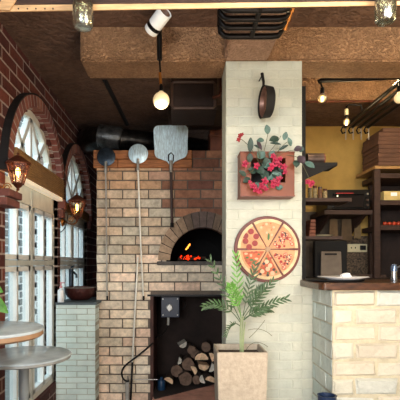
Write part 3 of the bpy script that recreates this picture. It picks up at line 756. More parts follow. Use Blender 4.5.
# ================================================================== PIZZA SIGN
PS = root('pizza_plaque', P(267, 249, 2.76), 'round pizza-shaped wall plaque with six slices on the pillar', 'wall plaque')
pc = P(267.3, 249.3, 2.765); R0 = 33.2*2.765/F
fp = lambda u, v, d: Vector((pc.x+u, 2.765-d, pc.z+v))
bm = nb(); prism(bm, arcp((0, 0), R0, 0, 2*PI-2*PI/64, 63), -.012, .004, fp); fin('board', bm, M['pizzaboard'], PS, bevel=.003)
rs = R0*.875
toppings = ['tomato', 'cream', 'pepperoni', 'mushroom', 'olive', 'onion']
for k in range(6):
    a0 = k*PI/3+.025; a1 = (k+1)*PI/3-.025; am = (a0+a1)/2; off = (.005*math.cos(am), .005*math.sin(am))
    bm = nb()
    prism(bm, [off]+arcp(off, rs, a0, a1, 12), .004, .012, fp, 0)
    o1 = arcp(off, rs+.002, a0, a1, 12); i1 = arcp(off, rs-.016, a0, a1, 12)
    for i in range(12): prism(bm, [o1[i], o1[i+1], i1[i+1], i1[i]], .012, .018, fp, 1)
    if k != 1: prism(bm, [(off[0]+.02*math.cos(am), off[1]+.02*math.sin(am))]+arcp(off, rs-.03, a0+.07, a1-.07, 9), .012, .0135, fp, 7 if k in (3, 4) else 0)
    def disc(r, a, rad, mi, h=.016, sq=1):
        u, v = off[0]+r*math.cos(a), off[1]+r*math.sin(a); prism(bm, [(u+rad*math.cos(t*PI/7), v+rad*sq*math.sin(t*PI/7)) for t in range(14)], .012, h, fp, mi)
    if toppings[k] == 'pepperoni':
        for r, a in ((.145, .18), (.15, -.3), (.085, .1), (.105, -.32), (.115, .42), (.16, -.02)): disc(r, am+a, .0185, 2, .017)
    elif toppings[k] == 'cream':
        for r, a in ((.14, .3), (.14, -.28), (.1, .05), (.155, .05), (.09, -.3)): disc(r, am+a, .008, 4, .0145)
        for r, a in ((.15, .2), (.12, -.2), (.16, -.12)): disc(r, am+a, .004, 7, .016)
        prism(bm, [(.004, .055), (.012, .07), (.011, .095), (.006, .105), (0, .09), (-.002, .065)], .012, .018, fp, 5)
    elif toppings[k] in ('tomato', 'onion'):
        for j in range(26):
            r = math.sqrt(random.uniform(.1, 1))*(rs-.032); a = random.uniform(-.36, .36); rd = random.uniform(.007, .012)
            disc(r, am+a, rd, 3, .0145+j*.0001); disc(r, am+a, rd*.6, 4 if j % 3 else 2, .0152+j*.0001)
        for j in range(8): disc(random.uniform(.06, .16), am+random.uniform(-.36, .36), .005, 6, .018)
    elif toppings[k] == 'mushroom':
        for j in range(20):
            r = math.sqrt(random.uniform(.15, 1))*(rs-.03); a = random.uniform(-.38, .38); disc(r, am+a, random.uniform(.006, .012), random.choice((4, 3, 5, 3)), .0145+j*.0001, .6)
    else:
        for r, a in ((.15, .2), (.14, -.25), (.1, .15), (.12, 0), (.075, -.1)): disc(r, am+a, .014, 4, .016)
        for r, a in ((.16, 0), (.13, .3), (.09, -.28), (.16, -.3)): disc(r, am+a, .009, 6, .018)
        for j in range(10): disc(random.uniform(.05, .16), am+random.uniform(-.38, .38), .007, random.choice((5, 3)), .0155)
    fin('pizza_slice', bm, [M['dough'], M['crust'], M['pep'], M['tomato'], M['onion'], M['herb'], M['olive'], M['saucey']], PS)
bm = nb(); prism(bm, arcp((0, 0), .016, 0, 2*PI*.95, 19), .004, .02, fp); fin('center_button', bm, M['rimwood'], PS)

# ================================================================== WALL FLOWER BOX
FB = root('flower_box', P(268, 196, 2.7), 'terracotta wall box with a square opening on the pillar', 'planter box')
y0 = 2.645; fx0, fx1 = PX(240.5, y0), PX(294.5, y0); fz0, fz1 = PZ(195.5, y0), PZ(152.5, y0)
ox0, ox1, oz0, oz1 = PX(251, y0), PX(285.5, y0), PZ(182.5, y0), PZ(158, y0)
bm = nb()
box(bm, fx0, ox0, y0, 2.774, fz0, fz1); box(bm, ox1, fx1, y0, 2.774, fz0, fz1); box(bm, ox0, ox1, y0, 2.774, fz0, oz0); box(bm, ox0, ox1, y0, 2.774, oz1, fz1)
fin('box_body', bm, M['terracotta'], FB)
RT = mat('rim terracotta', '6e3420', .5)
bm = nb(); box(bm, fx0-.003, fx1+.003, y0-.004, 2.774, fz1, fz1+.006); fin('top_rim', bm, RT, FB)
bm = nb(); box(bm, fx0-.003, fx1+.003, y0-.004, 2.774, fz0-.006, fz0); fin('bottom_rim', bm, RT, FB)
bm = nb(); box(bm, ox0, ox1, 2.76, 2.772, oz0, oz1); fin('opening_back', bm, M['blackm'], FB)
FP = root('flowering_plant', P(268, 180, 2.66), 'trailing plant with magenta flowers and blue-green leaves in the wall box', 'plant')
def ovleaf(bm, c, ang, l, w, mi=0, tilt=0):
    a = Vector(c); d = Vector((math.cos(ang), -.25+tilt, math.sin(ang))).normalized(); b = a+d*l
    leafblade(bm, a, b, w, .006, mi, 7)
core = P(268, 172, 2.68)
stems = [((262, 170), (254, 148), (241, 139)), ((262, 165), (258, 152), (257, 142)), ((262, 160), (274, 148), (281, 136)), ((268, 162), (278, 152), (294, 150)),
         ((268, 165), (285, 140), (289, 142)), ((285, 155), (300, 155), (309, 166)), ((300, 160), (306, 170), (310, 181)), ((258, 168), (250, 172), (242, 176)),
         ((262, 158), (266, 145), (268, 133))]
for s in stems:
    bm = nb(); tube(bm, bez(P(*s[0], 2.65), P(*s[1], 2.6), P(*s[2], 2.6), 8), .0018, 5); fin('stem', bm, M['twig'], FP)
LV = [(268, 134, 100, 9, 3.6, 'b'), (264, 140, 200, 8, 2.8, 'b'), (279, 138, 190, 11, 4, 'd'), (284, 140, 80, 8, 3, 'b'), (291, 146, 110, 9, 2.6, 'b'), (270, 143, -15, 11, 1.6, 'd'), (279, 150, 35, 10, 1.8, 'd'),
      (257, 140, -60, 12, 2, 'p'), (250, 152, 80, 14, 3.4, 'd'), (254, 145, -45, 7, 1.4, 'd'), (294, 150, 10, 8, 3.4, 'p'), (298, 156, -50, 10, 4.6, 'p'), (305, 162, -40, 11, 3.4, 'b'), (300, 152, 60, 6, 3, 'd'), (296, 160, -90, 8, 4, 'd'),
      (258, 158, 40, 9, 4.5, 'b'), (250, 162, 100, 9, 3.5, 'd'), (262, 165, 10, 10, 5, 'b'), (268, 168, 100, 11, 5, 'd'), (256, 172, 160, 9, 4, 'd'), (262, 176, -30, 9, 4.5, 'b'), (270, 178, 20, 10, 5, 'b'), (250, 178, 210, 9, 3.4, 'd'),
      (246, 176, 150, 9, 3, 'd'), (258, 182, -100, 9, 4, 'b'), (276, 180, 60, 9, 4, 'b'), (268, 186, 190, 8, 4, 'b'), (264, 170, -80, 11, 5, 'd'), (256, 166, -60, 12, 4.6, 'd'), (272, 172, -30, 9, 4.4, 'd'), (280, 172, 60, 8, 3.5, 'd'),
      (262, 158, 120, 8, 4, 'b'), (270, 158, 60, 8, 3.6, 'b'), (252, 184, -60, 8, 3.6, 'd'), (276, 188, 0, 7, 3.4, 'b')]
k = 2.62/F
for px, py, an, l, w, t in LV:
    inner = 246 < px < 284 and 156 < py < 190
    bm = nb(); ovleaf(bm, P(px, py, 2.635 if inner else 2.6), math.radians(an+random.uniform(-10, 10)), l*k, w*k*.9)
    fin('leaf', bm, {'b': M['leafblue'], 'd': M['leafdark'], 'p': M['leafplum']}[t], FP, smooth=True)
FL = [(245, 164, 3.2, 0), (256.5, 166, 3.2, 0), (275, 160, 3, 0), (272, 166, 3.4, 0), (278, 164, 3.4, 0), (273, 156, 2.6, 0), (280, 159, 2.4, 0), (284, 167, 3.2, 0), (285, 172, 2.6, 0), (265, 181, 3.4, 0), (262, 186, 3.4, 0),
      (253, 186, 3.2, 0), (256, 190, 3, 0), (260, 192, 2.4, 0), (274, 182, 3.2, 0), (279, 179, 3.2, 0), (273, 186, 2.6, 0), (250, 182, 2, 0), (278, 184, 2.4, 0), (266, 189, 2.2, 0), (270, 169, 2.4, 0), (240, 136, 2.4, 1), (238.5, 140, 2.2, 1), (242, 134.5, 1.8, 1), (308, 182, 2.8, 0), (312, 183, 2.6, 0), (310.5, 185.5, 2, 0)]
for px, py, r, red in FL:
    bm = nb(); c = P(px, py, 2.60 if not red and px < 300 else 2.6); rr = r*k*1.05
    for j in range(5):
        a = j*2*PI/5+random.uniform(-.3, .3); dy = random.uniform(-.4, .1)
        leafblade(bm, c, c+Vector((math.cos(a), dy, math.sin(a)))*rr*1.15, rr*.42, .004, 0, 4)
    sph(bm, c+Vector((0, -.003, 0)), rr*.3, 0, 8, 6)
    fin('blossom', bm, M['petalred'] if red else M['petal'], FP, smooth=True)

# ================================================================== PAN ON PILLAR
FPn = root('frying_pan', P(263, 88, 2.7), 'small black frying pan hanging by its handle on the pillar', 'pan')
ax = Vector((-1, -.10, 0)).normalized(); pc2 = P(266, 102, 2.665)
bm = nb(); lathe(bm, [(0, -.034), (.082, -.034), (.090, -.03), (.098, .022), (.1, .024), (.095, .024), (.083, -.012), (0, -.014)], pc2, 40, axis=ax)
PB = fin('pan_body', bm, M['blackm'], FPn, smooth=True)
bm = nb(); lathe(bm, [(0, -.0125), (.081, -.0115), (.09, .015), (.088, .015), (.079, -.009), (0, -.010)], pc2, 40, axis=ax); fin('pan_inside', bm, M['panred'], PB, smooth=True)
bm = nb(); tp = pc2+Vector((0, 0, .095))+ax*.015; e = P(262, 73.5, 2.68)
tube(bm, [tp, tp+Vector((0, 0, .03)), e], [.007, .008, .010], 10); fin('handle', bm, M['blackm'], FPn, smooth=True)
bm = nb(); tube(bm, [e+Vector((0, .0, -.012)), e+Vector((0, .095, -.006))], .004, 8); fin('hook', bm, M['black'], FPn)

# ================================================================== COUNTER
CB = root('brick_counter', (1.5, 2.6, 0), 'bar counter of thick cream painted bricks', 'counter')
cx0 = .848; ctz = E-.109
bm = nb()
ccol = lambda u, v: pick(['b8b3a2', 'b5b3a4', 'b8b09e', 'b2b4aa', 'b6af9e'], .01)
brickwall(bm, front(2.4), cx0+.001, 2.88, ctz-.04-.0975*13+.0, ctz-.04, .243, .0975, .013, None, ccol, d0=-.018, d1=0, rec=.011, ch=.011, jit=.006, off=0.0)
box(bm, cx0+.102, 2.88, 2.42, 2.88, 0, ctz-.042, 1)
fin('brick_front', bm, [M['roughpaint'], M['mortar_counter']], CB, smooth=False)
bm = nb()
sf = lambda u, v, d: Vector((cx0-d, u, v))
brickwall(bm, sf, 2.419, 2.775, ctz-.04-.0975*13, ctz-.04, .2, .0975, .008, None, lambda u, v: pick(['b8c6c2', 'bac4be', 'b4c2be'], .01), d0=-.1, d1=0, rec=.004, ch=.004, jit=.002)
fin('brick_side', bm, [M['roughpaint'], M['mortar_white']], CB)
bm = nb(); brickwall(bm, front(2.79), PX(302.3, 2.78), .862, .0, ctz-.04, .17, .0603, .006, None, lambda u, v: pick(pal, .02), d0=-.1, d1=0, rec=.003, ch=.002)
struct(fin('wall_low', bm, [M['paintbrick'], mat('low wall joints', 'aeb0a2', .7, var=.05, bump=.4)]), 'narrow strip of painted wall between pillar and counter', 'wall')
bm = nb()
pl = [(.79, 2.36), (2.89, 2.36), (2.89, 2.9), (.80, 2.9), (.80, 2.775), (.768, 2.775), (.768, 2.40), (.776, 2.372)]
prism(bm, pl, ctz-.04, ctz, lambda u, v, d: Vector((u, v, d)))
tag(fin('countertop', bm, M['countertop'], bevel=.006), 'glossy varnished brown wooden bar top on the brick counter', 'countertop')
bm = nb(); c = Vector((PX(334.5, 2.58), 2.58, ctz)); lathe(bm, [(0, 0), (.15, 0), (.165, .006), (.168, .014), (.162, .014), (.15, .008), (0, .008)], c, 56)
tag(fin('round_tray', bm, M['blackm'], smooth=True), 'flat round black tray on the bar top', 'tray')
c = Vector((PX(344, 2.5), 2.515, ctz+.0085)); bm = nb(); lathe(bm, [(0, .0), (.08, .0), (.09, .008), (.138, .018), (.143, .021), (.138, .023), (.09, .013), (0, .009)], c, 56)
tag(fin('plate', bm, M['plate'], smooth=True), 'white shallow plate on the black tray', 'plate')
bm = nb()
bmesh.ops.create_icosphere(bm, subdivisions=4, radius=.024, matrix=Matrix.Translation(c+Vector((.018, 0, .024))) @ Matrix.Diagonal((1.25, 1, .72, 1)))
for v in bm.verts:
    d = v.co-c; v.co += Vector((math.sin(d.x*260)+math.cos(d.z*310), math.cos(d.y*280), math.sin(d.x*330+d.y*190)))*.003
tag(fin('crumpled_napkin', bm, M['napkin']), 'crumpled white paper napkin on the plate', 'napkin')
SH = root('steel_shaker', (PX(394, 2.6), 2.6, ctz), 'small glass and chrome shaker on the bar top at the right edge', 'shaker')
c = Vector((PX(394, 2.6), 2.6, ctz)); bm = nb(); lathe(bm, [(0, 0), (.019, 0), (.021, .005), (.017, .03), (.018, .06), (0, .06)], c, 20); fin('shaker_body', bm, M['chrome'], SH, smooth=True)
bm = nb(); lathe(bm, [(0, .06), (.02, .06), (.02, .085), (.014, .1), (0, .104)], c, 20); fin('cap', bm, mat('capblue', '6a7c98', .25, .7), SH, smooth=True)
bm = nb(); tube(bm, [c+Vector((0, 0, .08)), c+Vector((.03, -.01, .088)), c+Vector((.045, -.015, .08))], .005, 8); fin('spout', bm, M['chrome'], SH)
# blue bin
NB = root('navy_bin', (PX(327, 2.25), 2.25, 0), 'dark navy round bin in front of the counter corner', 'bin')
c = Vector((PX(327, 2.25), 2.25, 0)); zt2 = PZ(395, 2.25); r = 9*2.25/F
bm = nb(); lathe(bm, [(0, 0), (r*.85, 0), (r, zt2-.01), (r+.003, zt2), (r-.004, zt2), (r-.006, zt2-.05), (0, zt2-.05)], c, 36); fin('bin_body', bm, M['navy'], NB, smooth=True)

# ================================================================== KITCHEN
YK = 4.8
bm = nb(); box(bm, 1.0, 2.88, 4.2, YK-.003, 1.14, E-.15); box(bm, 1.02, 2.88, 4.25, YK-.003, 0, 1.14)
tag(fin('kitchen_worktop', bm, mat('dark worktop', '2e2724', .35, var=.2), bevel=.005), 'dark kitchen worktop along the back wall', 'worktop')
bm = nb(); box(bm, PX(344, YK), 2.89, YK-.012, YK-.001, E-.149, PZ(236, YK))
struct(fin('trim_8', bm, M['terrazzo']), 'speckled brown backsplash above the worktop', 'backsplash')
bm = nb(); box(bm, .9, PX(343.8, YK), YK-.012, YK-.001, E-.149, PZ(212, YK)); struct(fin('trim_9', bm, mat('dark tiles', '4a3c2c', .5, var=.3)), 'dark brown wall panel behind the cutting board', 'panel')
O = root('wall_socket', P(357, 248, YK-.02), 'cream double wall socket with a black plug on the backsplash', 'socket')
bm = nb(); box(bm, PX(347.5, 4.78), PX(367, 4.78), 4.775, 4.787, PZ(252, 4.78), PZ(244, 4.78)); fin('plate', bm, M['cream'], O, bevel=.003)
bm = nb(); box(bm, PX(360, 4.77), PX(365, 4.77), 4.74, 4.775, PZ(250, 4.77), PZ(245.5, 4.77)); fin('plug', bm, M['blackm'], O, bevel=.004)
for a in (351, 355):
    bm = nb(); box(bm, PX(a, 4.77), PX(a+1, 4.77), 4.772, 4.775, PZ(248.5, 4.77), PZ(247, 4.77)); fin('socket_hole', bm, M['blackm'], O)
# microwave shelf & microwave
YM = 4.32
bm = nb(); box(bm, PX(324, YM), PX(371.5, YM), YM-.02, YK-.002, PZ(214.5, YM), PZ(210.3, YM))
for a in (330, 366): prism(bm, [(YM+.02, PZ(214.5, YM)), (YK-.002, PZ(214.5, YM)), (YK-.002, PZ(214.5, YM)-.2)], PX(a, YM), PX(a, YM)+.02, lambda u, v, d: Vector((d, u, v)))
tag(fin('wall_shelf', bm, M['timberdark']), 'dark wall shelf carrying the black oven', 'shelf')
MW = root('toaster_oven', P(349, 210, YM), 'black toaster oven with red lettering on the wall shelf', 'oven')
zb_, zt_ = PZ(210.2, YM), PZ(189.5, YM); xa_, xb_ = PX(327.5, YM), PX(370.5, YM)
bm = nb(); box(bm, xa_, xb_, YM, YM+.36, zb_+.008, zt_); fin('body', bm, M['black'], MW, bevel=.008)
for a in (xa_+.02, xb_-.04):
    bm = nb(); box(bm, a, a+.02, YM+.02, YM+.3, zb_, zb_+.01); fin('foot', bm, M['blackm'], MW)
bm = nb(); box(bm, xa_+.05, xb_-.07, YM-.008, YM, zb_+.025, zt_-.04); DR = fin('door', bm, mat('oven door glass', '18161a', .1, .2), MW, bevel=.004)
bm = nb(); tube(bm, [(xa_+.06, YM-.025, zt_-.05), (xb_-.08, YM-.025, zt_-.05)], .006, 8); fin('handle', bm, M['black'], DR)
for z in (.16, .1, .05):
    bm = nb(); lathe(bm, [(0, .018), (.011, .018), (.013, 0), (0, 0)], (xb_-.035, YM, zb_+z), 16, axis=(0, -1, 0)); fin('knob', bm, M['chrome'] if z > .12 else M['tin'], MW)
bm = nb(); x = PX(336, YM)
for i in range(15):
    w_ = random.uniform(.006, .012); box(bm, x, x+w_, YM-.0015, YM+.001, PZ(194.3, YM), PZ(192.9, YM)); x += w_+.0035
fin('red_lettering', bm, M['redprint'], MW)
for px, py in ((337.5, 196), (335, 204)):
    bm = nb(); lathe(bm, [(0, .004), (.007, .003), (.008, 0), (0, 0)], P(px, py, YM-.008), 12, axis=(0, -1, 0)); fin('indicator_lamp', bm, M['fairy'], MW)
# side shelves on the black partition
YS = 3.5
bm = nb(); sx0 = .889
box(bm, sx0, PX(333, YS), YS-.1, YS+.12, PZ(168.3, YS), PZ(165.3, YS))
prism(bm, [(sx0, PZ(168, YS)), (PX(332, YS), PZ(168, YS)), (sx0, PZ(187, YS))], YS-.095, YS-.08, lambda u, v, d: Vector((u, d, v)))
tag(fin('bracket_shelf', bm, M['blackm']), 'small black shelf with a triangular bracket, upper left of the kitchen', 'shelf')
K = root('tin_box', P(316, 165, YS), 'dull dark tin standing on the upper black shelf', 'tin')
bm = nb(); zz = PZ(165.3, YS)
tube(bm, [(PX(306.5, YS), YS, zz+.048), (PX(322.5, YS), YS, zz+.048)], .048, 24); fin('tin_body', bm, M['tin'], K, smooth=True)
bm = nb(); tube(bm, [(PX(322.5, YS), YS, zz+.048), (PX(324, YS), YS, zz+.048)], .046, 24); fin('lid', bm, M['timberred'], K, smooth=True)
YS2 = 3.55
bm = nb(); box(bm, sx0, PX(346, YS2), YS2-.12, YS2+.12, PZ(203.5, YS2), PZ(200, YS2)); tag(fin('kitchen_shelf', bm, M['timberdark']), 'dark wooden shelf carrying four glass jars', 'shelf')
zj = PZ(200, YS2)
for i, (px, h, lb) in enumerate(((310, 12, 'leftmost spice jar on the dark wooden shelf'), (315, 14, 'second spice jar from the left on the dark shelf'), (320, 13, 'third spice jar from the left on the dark shelf'), (325, 11, 'rightmost spice jar on the dark wooden shelf'))):
    J = root('spice_jar', (PX(px, YS2), YS2, zj), lb, 'jar', 'spice jars on the dark shelf')
    hh = h*YS2/F; c = Vector((PX(px, YS2), YS2, zj)); r = .018
    bm = nb(); lathe(bm, [(0, 0), (r, 0), (r, hh*.75), (r*.8, hh*.82), (0, hh*.82)], c, 18); JB = fin('jar_body', bm, mat('jar filling', ['7a6a4c', '8c7a58', '6a4a36', '95825e'][i], .2, var=.5, scale=60), J, smooth=True)
    bm = nb(); lathe(bm, [(0, hh*.82), (r*.9, hh*.82), (r*.9, hh), (0, hh)], c, 18); fin('lid', bm, [M['tin'], M['copper'], M['tin'], M['copper']][i], JB, smooth=True)
bm = nb(); box(bm, sx0, PX(338, YS2), YS2-.1, YS2+.12, PZ(240, YS2), PZ(237, YS2)); tag(fin('kitchen_shelf', bm, M['timberdark']), 'low dark wooden shelf under the jars', 'shelf')
c = Vector((PX(322, YS2), YS2-.0, PZ(237, YS2))); bm = nb(); lathe(bm, [(0, 0), (.05, 0), (.085, .012), (.088, .014), (.05, .006), (0, .005)], c, 40)
tag(fin('plate', bm, M['cream'], smooth=True), 'cream plate on the low dark shelf', 'plate')
for i, (a, b, y0_, y1_, col, lb) in enumerate(((315, 328, 217, 236.5, '5a4a3a', 'brown cloth folded on the low dark shelf'),)):
    bm = nb()
    for j in range(5): box(bm, PX(307, YS2)+.003*j, PX(313, YS2)+.004, YS2-.06, YS2+.08, PZ(237, YS2)+.006*0+j*.028+.0005, PZ(237, YS2)+(j+1)*.028-.002)
    tag(fin('cloth_stack', bm, M['timberred'], bevel=.004), 'reddish folded cloths stacked on the low dark shelf', 'cloth')
CBd = root('cutting_board', P(331, 278, 4.4), 'grey-brown cutting board with a slot handle leaning at the back', 'cutting board')
bm = nb(); zc_ = E-.149
o_ = [(PX(320.5, 4.45), zc_), (PX(342, 4.45), zc_), (PX(341, 4.45), PZ(251.5, 4.45)), (PX(321, 4.45), PZ(251.5, 4.45))]
prism(bm, o_, -.01, .01, front(4.45)); fin('board', bm, M['board'], CBd, bevel=.008)
bm = nb(); box(bm, PX(325, 4.43), PX(337, 4.43), 4.432, 4.442, PZ(255, 4.43), PZ(253.3, 4.43)); fin('slot', bm, M['blackm'], CBd)
bm = nb(); box(bm, PX(314, 4.55), PX(346, 4.55), 4.52, 4.58, zc_, PZ(241, 4.55)); tag(fin('dark_crate', bm, M['blackm'], bevel=.006), 'black box standing behind the cutting board', 'box')
for i, (a, b, y1_) in enumerate(((329, 338, 236), (341, 352, 240), (354, 361, 238))):
    bm = nb(); prism(bm, [(PX(a, 4.6), PZ(y1_, 4.6)), (PX(b, 4.6), PZ(y1_+1, 4.6)), (PX(b-1, 4.6), PZ(219, 4.6)), (PX(a+1, 4.6), PZ(219, 4.6))], -.004, .004, front(4.6))
    bm2 = bm; tube(bm2, [P((a+b)/2, 219.5, 4.6), P((a+b)/2, 215, 4.6)], .003, 6)
    tag(fin('hanging_cloth', bm, mat('cloth', ['6a5238', '5a4630', '6e5a3e'][i], .9, var=.2)), ['leftmost brown cloth hanging under the oven shelf', 'middle brown cloth hanging under the oven shelf', 'narrow rightmost cloth hanging under the oven shelf'][i], 'cloth', 'cloths under the oven shelf')
bm = nb(); c = Vector((PX(376, 4.5), 4.4, zc_)); box(bm, PX(344, 4.35), PX(384, 4.35), 4.3, 4.42, zc_+.001, zc_+.035)
tag(fin('steel_tray', bm, M['tin'], bevel=.004), 'flat dull metal tray on the kitchen worktop', 'tray')
# shelf unit with vegetables
YU = 4.25
U = root('shelf_unit', (2.2, YU, zc_), 'dark wooden shelf rack at the right of the kitchen', 'shelf rack')
ux0, ux1 = PX(374.5, YU), 2.8
for (xx, yy) in ((ux0, YU), (ux0+.13, YU+.4), (ux1, YU), (ux1, YU+.4)):
    bm = nb(); box(bm, xx, xx+.06, yy, yy+.05, zc_, PZ(169, YU)); fin('post', bm, M['timberdark'], U, bevel=.004)
for yy in (173, 200, 225):
    bm = nb(); box(bm, ux0+.061, ux1-.001, YU+.003, YU+.44, PZ(yy+5, YU), PZ(yy, YU)); fin('shelf', bm, M['timberdark'], U, bevel=.003)
bm = nb(); box(bm, ux0+.2, ux1+.04, YU+.46, YU+.47, zc_, PZ(170, YU)); fin('back_panel', bm, M['dwall'], U)
bm = nb(); box(bm, PX(384, 4.28), PX(414, 4.28), 4.28, 4.5, PZ(200, YU), PZ(191, 4.28)); tag(fin('yellow_tray', bm, M['yellowtray'], bevel=.006), 'pale yellow tray on the middle shelf of the rack', 'tray')
bm = nb(); box(bm, PX(391, 4.275), PX(397, 4.275), 4.272, 4.279, PZ(196, 4.28), PZ(192.5, 4.28)); tag(fin('price_card', bm, M['napkin']), 'small white card on the front of the yellow tray', 'card')
for i, px in enumerate((385, 389.5, 394, 398.5, 403)):
    bm = nb(); r = .022; sph(bm, (PX(px, 4.33), 4.33, PZ(225, YU)+r*.93), r, 0, 14, 10, (1, 1, .92))
    tag(fin('tomato', bm, M['redveg'], smooth=True), ['leftmost red tomato', 'second tomato from the left', 'third tomato from the left', 'fourth tomato from the left', 'fifth tomato, past the right edge'][i]+' on the bottom shelf of the rack', 'tomato', 'tomatoes on the bottom shelf of the rack')
# pizza boxes
zt0 = PZ(169, YU)
bm = nb(); box(bm, ux0-.0, ux1+.06, YU-.01, YU+.45, zt0+.0005, zt0+.03); tag(fin('rack_top', bm, mat('pale board', 'a07848', .6, var=.2)), 'pale wooden board on top of the shelf rack', 'board')
words = ['bottom', 'second', 'third', 'fourth', 'fifth', 'sixth', 'seventh', 'eighth', 'ninth', 'top']
n = 9; z = zt0+.031; h = (PZ(127.5, 4.22)-z)/n
for i in range(n):
    dx = random.uniform(-.012, .012)+(.05 if i == n-1 else 0); bm = nb(); xa2 = PX(379, 4.22)+dx
    box(bm, xa2, xa2+.42, 4.22+random.uniform(0, .01), 4.6, z+i*h+.001, z+(i+1)*h-.004)
    box(bm, xa2+.004, xa2+.416, 4.225, 4.595, z+(i+1)*h-.0042, z+(i+1)*h-.0002)
    tag(fin('pizza_box', bm, M['cardboard'], bevel=.003), ('top' if i == n-1 else words[i])+' brown cardboard pizza box in the stack' + ('' if i in (0, n-1) else ' counted from below'), 'box', 'pizza boxes stacked on the rack')
# utensil bars with hooks
for i, px in enumerate((345, 352.5, 360.5, 368)):
    Yb = 4.25; x = PX(px, Yb); z = E+1.335+(.0 if i else 0)
    H_ = root('hook_bar', (x, Yb, z), ['leftmost', 'second from left', 'third from left', 'rightmost'][i]+' black ceiling bar with curled hook end over the kitchen', 'bar', 'black bars under the kitchen ceiling')
    bm = nb(); tube(bm, [(x, Yb, z), (x, 3.2, z)], .016, 10)
    fin('bar', bm, M['black'], H_, smooth=True)
    bm = nb(); tube(bm, [(x, 3.22, z), (x, 3.22, E+1.716)], .006, 6); fin('hanger', bm, M['black'], H_)
    bm = nb(); tube(bm, [(x, Yb, z), (x-.02, Yb+.01, z+.0), (x-.035, Yb+.01, z-.03), (x-.02, Yb+.01, z-.06), (x+.005, Yb+.01, z-.05)], .008, 8); fin('hook', bm, M['black'], H_, smooth=True)
    bm = nb(); tube(bm, [(x+.01, Yb+.01, z-.01), (x+.012, Yb+.01, z-.12)], .006, 6); fin('rod_end', bm, M['rod'], H_)
# pipes
bm = nb(); tube(bm, [P(319, 82, 3.35), P(321, 80.5, 3.35), P(420, 76, 3.08)], .018, 10)
tag(fin('ceiling_pipe', bm, M['black'], smooth=True), 'thick black horizontal pipe carrying the round bulbs over the kitchen', 'pipe')
bm = nb(); tube(bm, [P(300, 102, 3.9), P(382, 101, 3.9)], .010, 8); tag(fin('ceiling_pipe', bm, M['copper']), 'thin brown pipe below the thick black pipe', 'pipe')
def bulb(name, label, c, r, top, bm_glass, cordr=.005, sock=.014, emit=True, glow='glow'):
    B_ = root(name, c, label, 'light bulb')
    bm = nb(); lathe(bm, [(0, -r)]+[(r*math.sin(PI*i/14), -r*math.cos(PI*i/14)) for i in range(1, 13)]+[(sock*.9, r*1.12), (sock*.9, r*1.2)], c, 28); GL = fin('globe', bm, bm_glass, B_, smooth=True)
    bm = nb(); lathe(bm, [(0, r*1.1), (sock, r*1.1), (sock, r*1.1+sock*2.6), (sock*.5, r*1.1+sock*3.2), (0, r*1.1+sock*3.2)], c, 16); fin('socket', bm, M['black'], B_, smooth=True)
    bm = nb(); tube(bm, [Vector(c)+Vector((0, 0, r*1.1+sock*3)), top], cordr, 8); fin('cord', bm, M['black'], B_)
    bm = nb(); sph(bm, Vector(c)+Vector((0, 0, -.05*r)), r*.5, 0, 12, 8, (.8, .8, 1.3)); fin('filament', bm, M[glow], GL, smooth=True)
    return B_
def plight(name, loc, col, pw, r=.03):
    l = bpy.data.lights.new(name, 'POINT'); l.energy = pw; l.color = col; l.shadow_soft_size = r
    o = bpy.data.objects.new(name, l); COL.objects.link(o); o.location = loc
c = P(161.2, 100.5, 2.6); bulb('pendant_bulb', 'large glowing warm globe bulb hanging below the stucco beam', c, .050, Vector((c.x-.01, 2.6, PZ(60, 2.6))), M['bulbwarm'], .006, .012)
B_ = root('pendant_rod', Vector((c.x-.01, 2.6, HC)), 'dark hanging rod with brass joint above the glowing globe bulb', 'rod')
bm = nb(); tube(bm, [(c.x-.01, 2.6, PZ(60, 2.6)), (c.x-.012, 2.6, HC-.001)], .016, 12); fin('upper_rod', bm, M['black'], B_, smooth=True)
bm = nb(); tube(bm, [(c.x-.003, 2.598, PZ(84, 2.6)), (c.x-.008, 2.598, PZ(73, 2.6))], .0095, 12); fin('brass_joint', bm, M['gold'], B_, smooth=True)
c = P(322.3, 98.5, 3.35); bulb('pendant_bulb', 'round lit bulb hanging at the left end of the black pipe', c, .033, P(320, 81, 3.35), M['bulbglass'], .007, .016)
c = P(399.5, 98, 3.14); bulb('pendant_bulb', 'round lit bulb cut by the right picture edge', c, .038, P(399.5, 77, 3.14), M['bulbwarm'], .007, .016)
c = P(346.5, 122, 3.85); bulb('pendant_bulb', 'small lit bulb with a white holder under the curved arm', c, .03, P(346.4, 106, 3.85), M['bulbglass'], .006, .014)
bm = nb(); lathe(bm, [(0, 0), (.017, 0), (.017, .05), (.012, .055), (0, .055)], P(346.4, 116.5, 3.85)+Vector((0, 0, .012)), 16); tag(fin('lamp_holder', bm, M['cream'], smooth=True), 'white cylindrical holder above the small kitchen bulb', 'lamp holder')
bm = nb(); tube(bm, [P(346.4, 110, 3.85), P(346.6, 106.5, 3.85), P(349, 104.5, 3.85), P(361, 105.5, 3.85), Vector((PX(345, 4.25), 3.85, E+1.352))], .009, 8)
tag(fin('curved_bracket', bm, M['black'], smooth=True), 'curved black arm holding the small kitchen bulb', 'lamp arm')

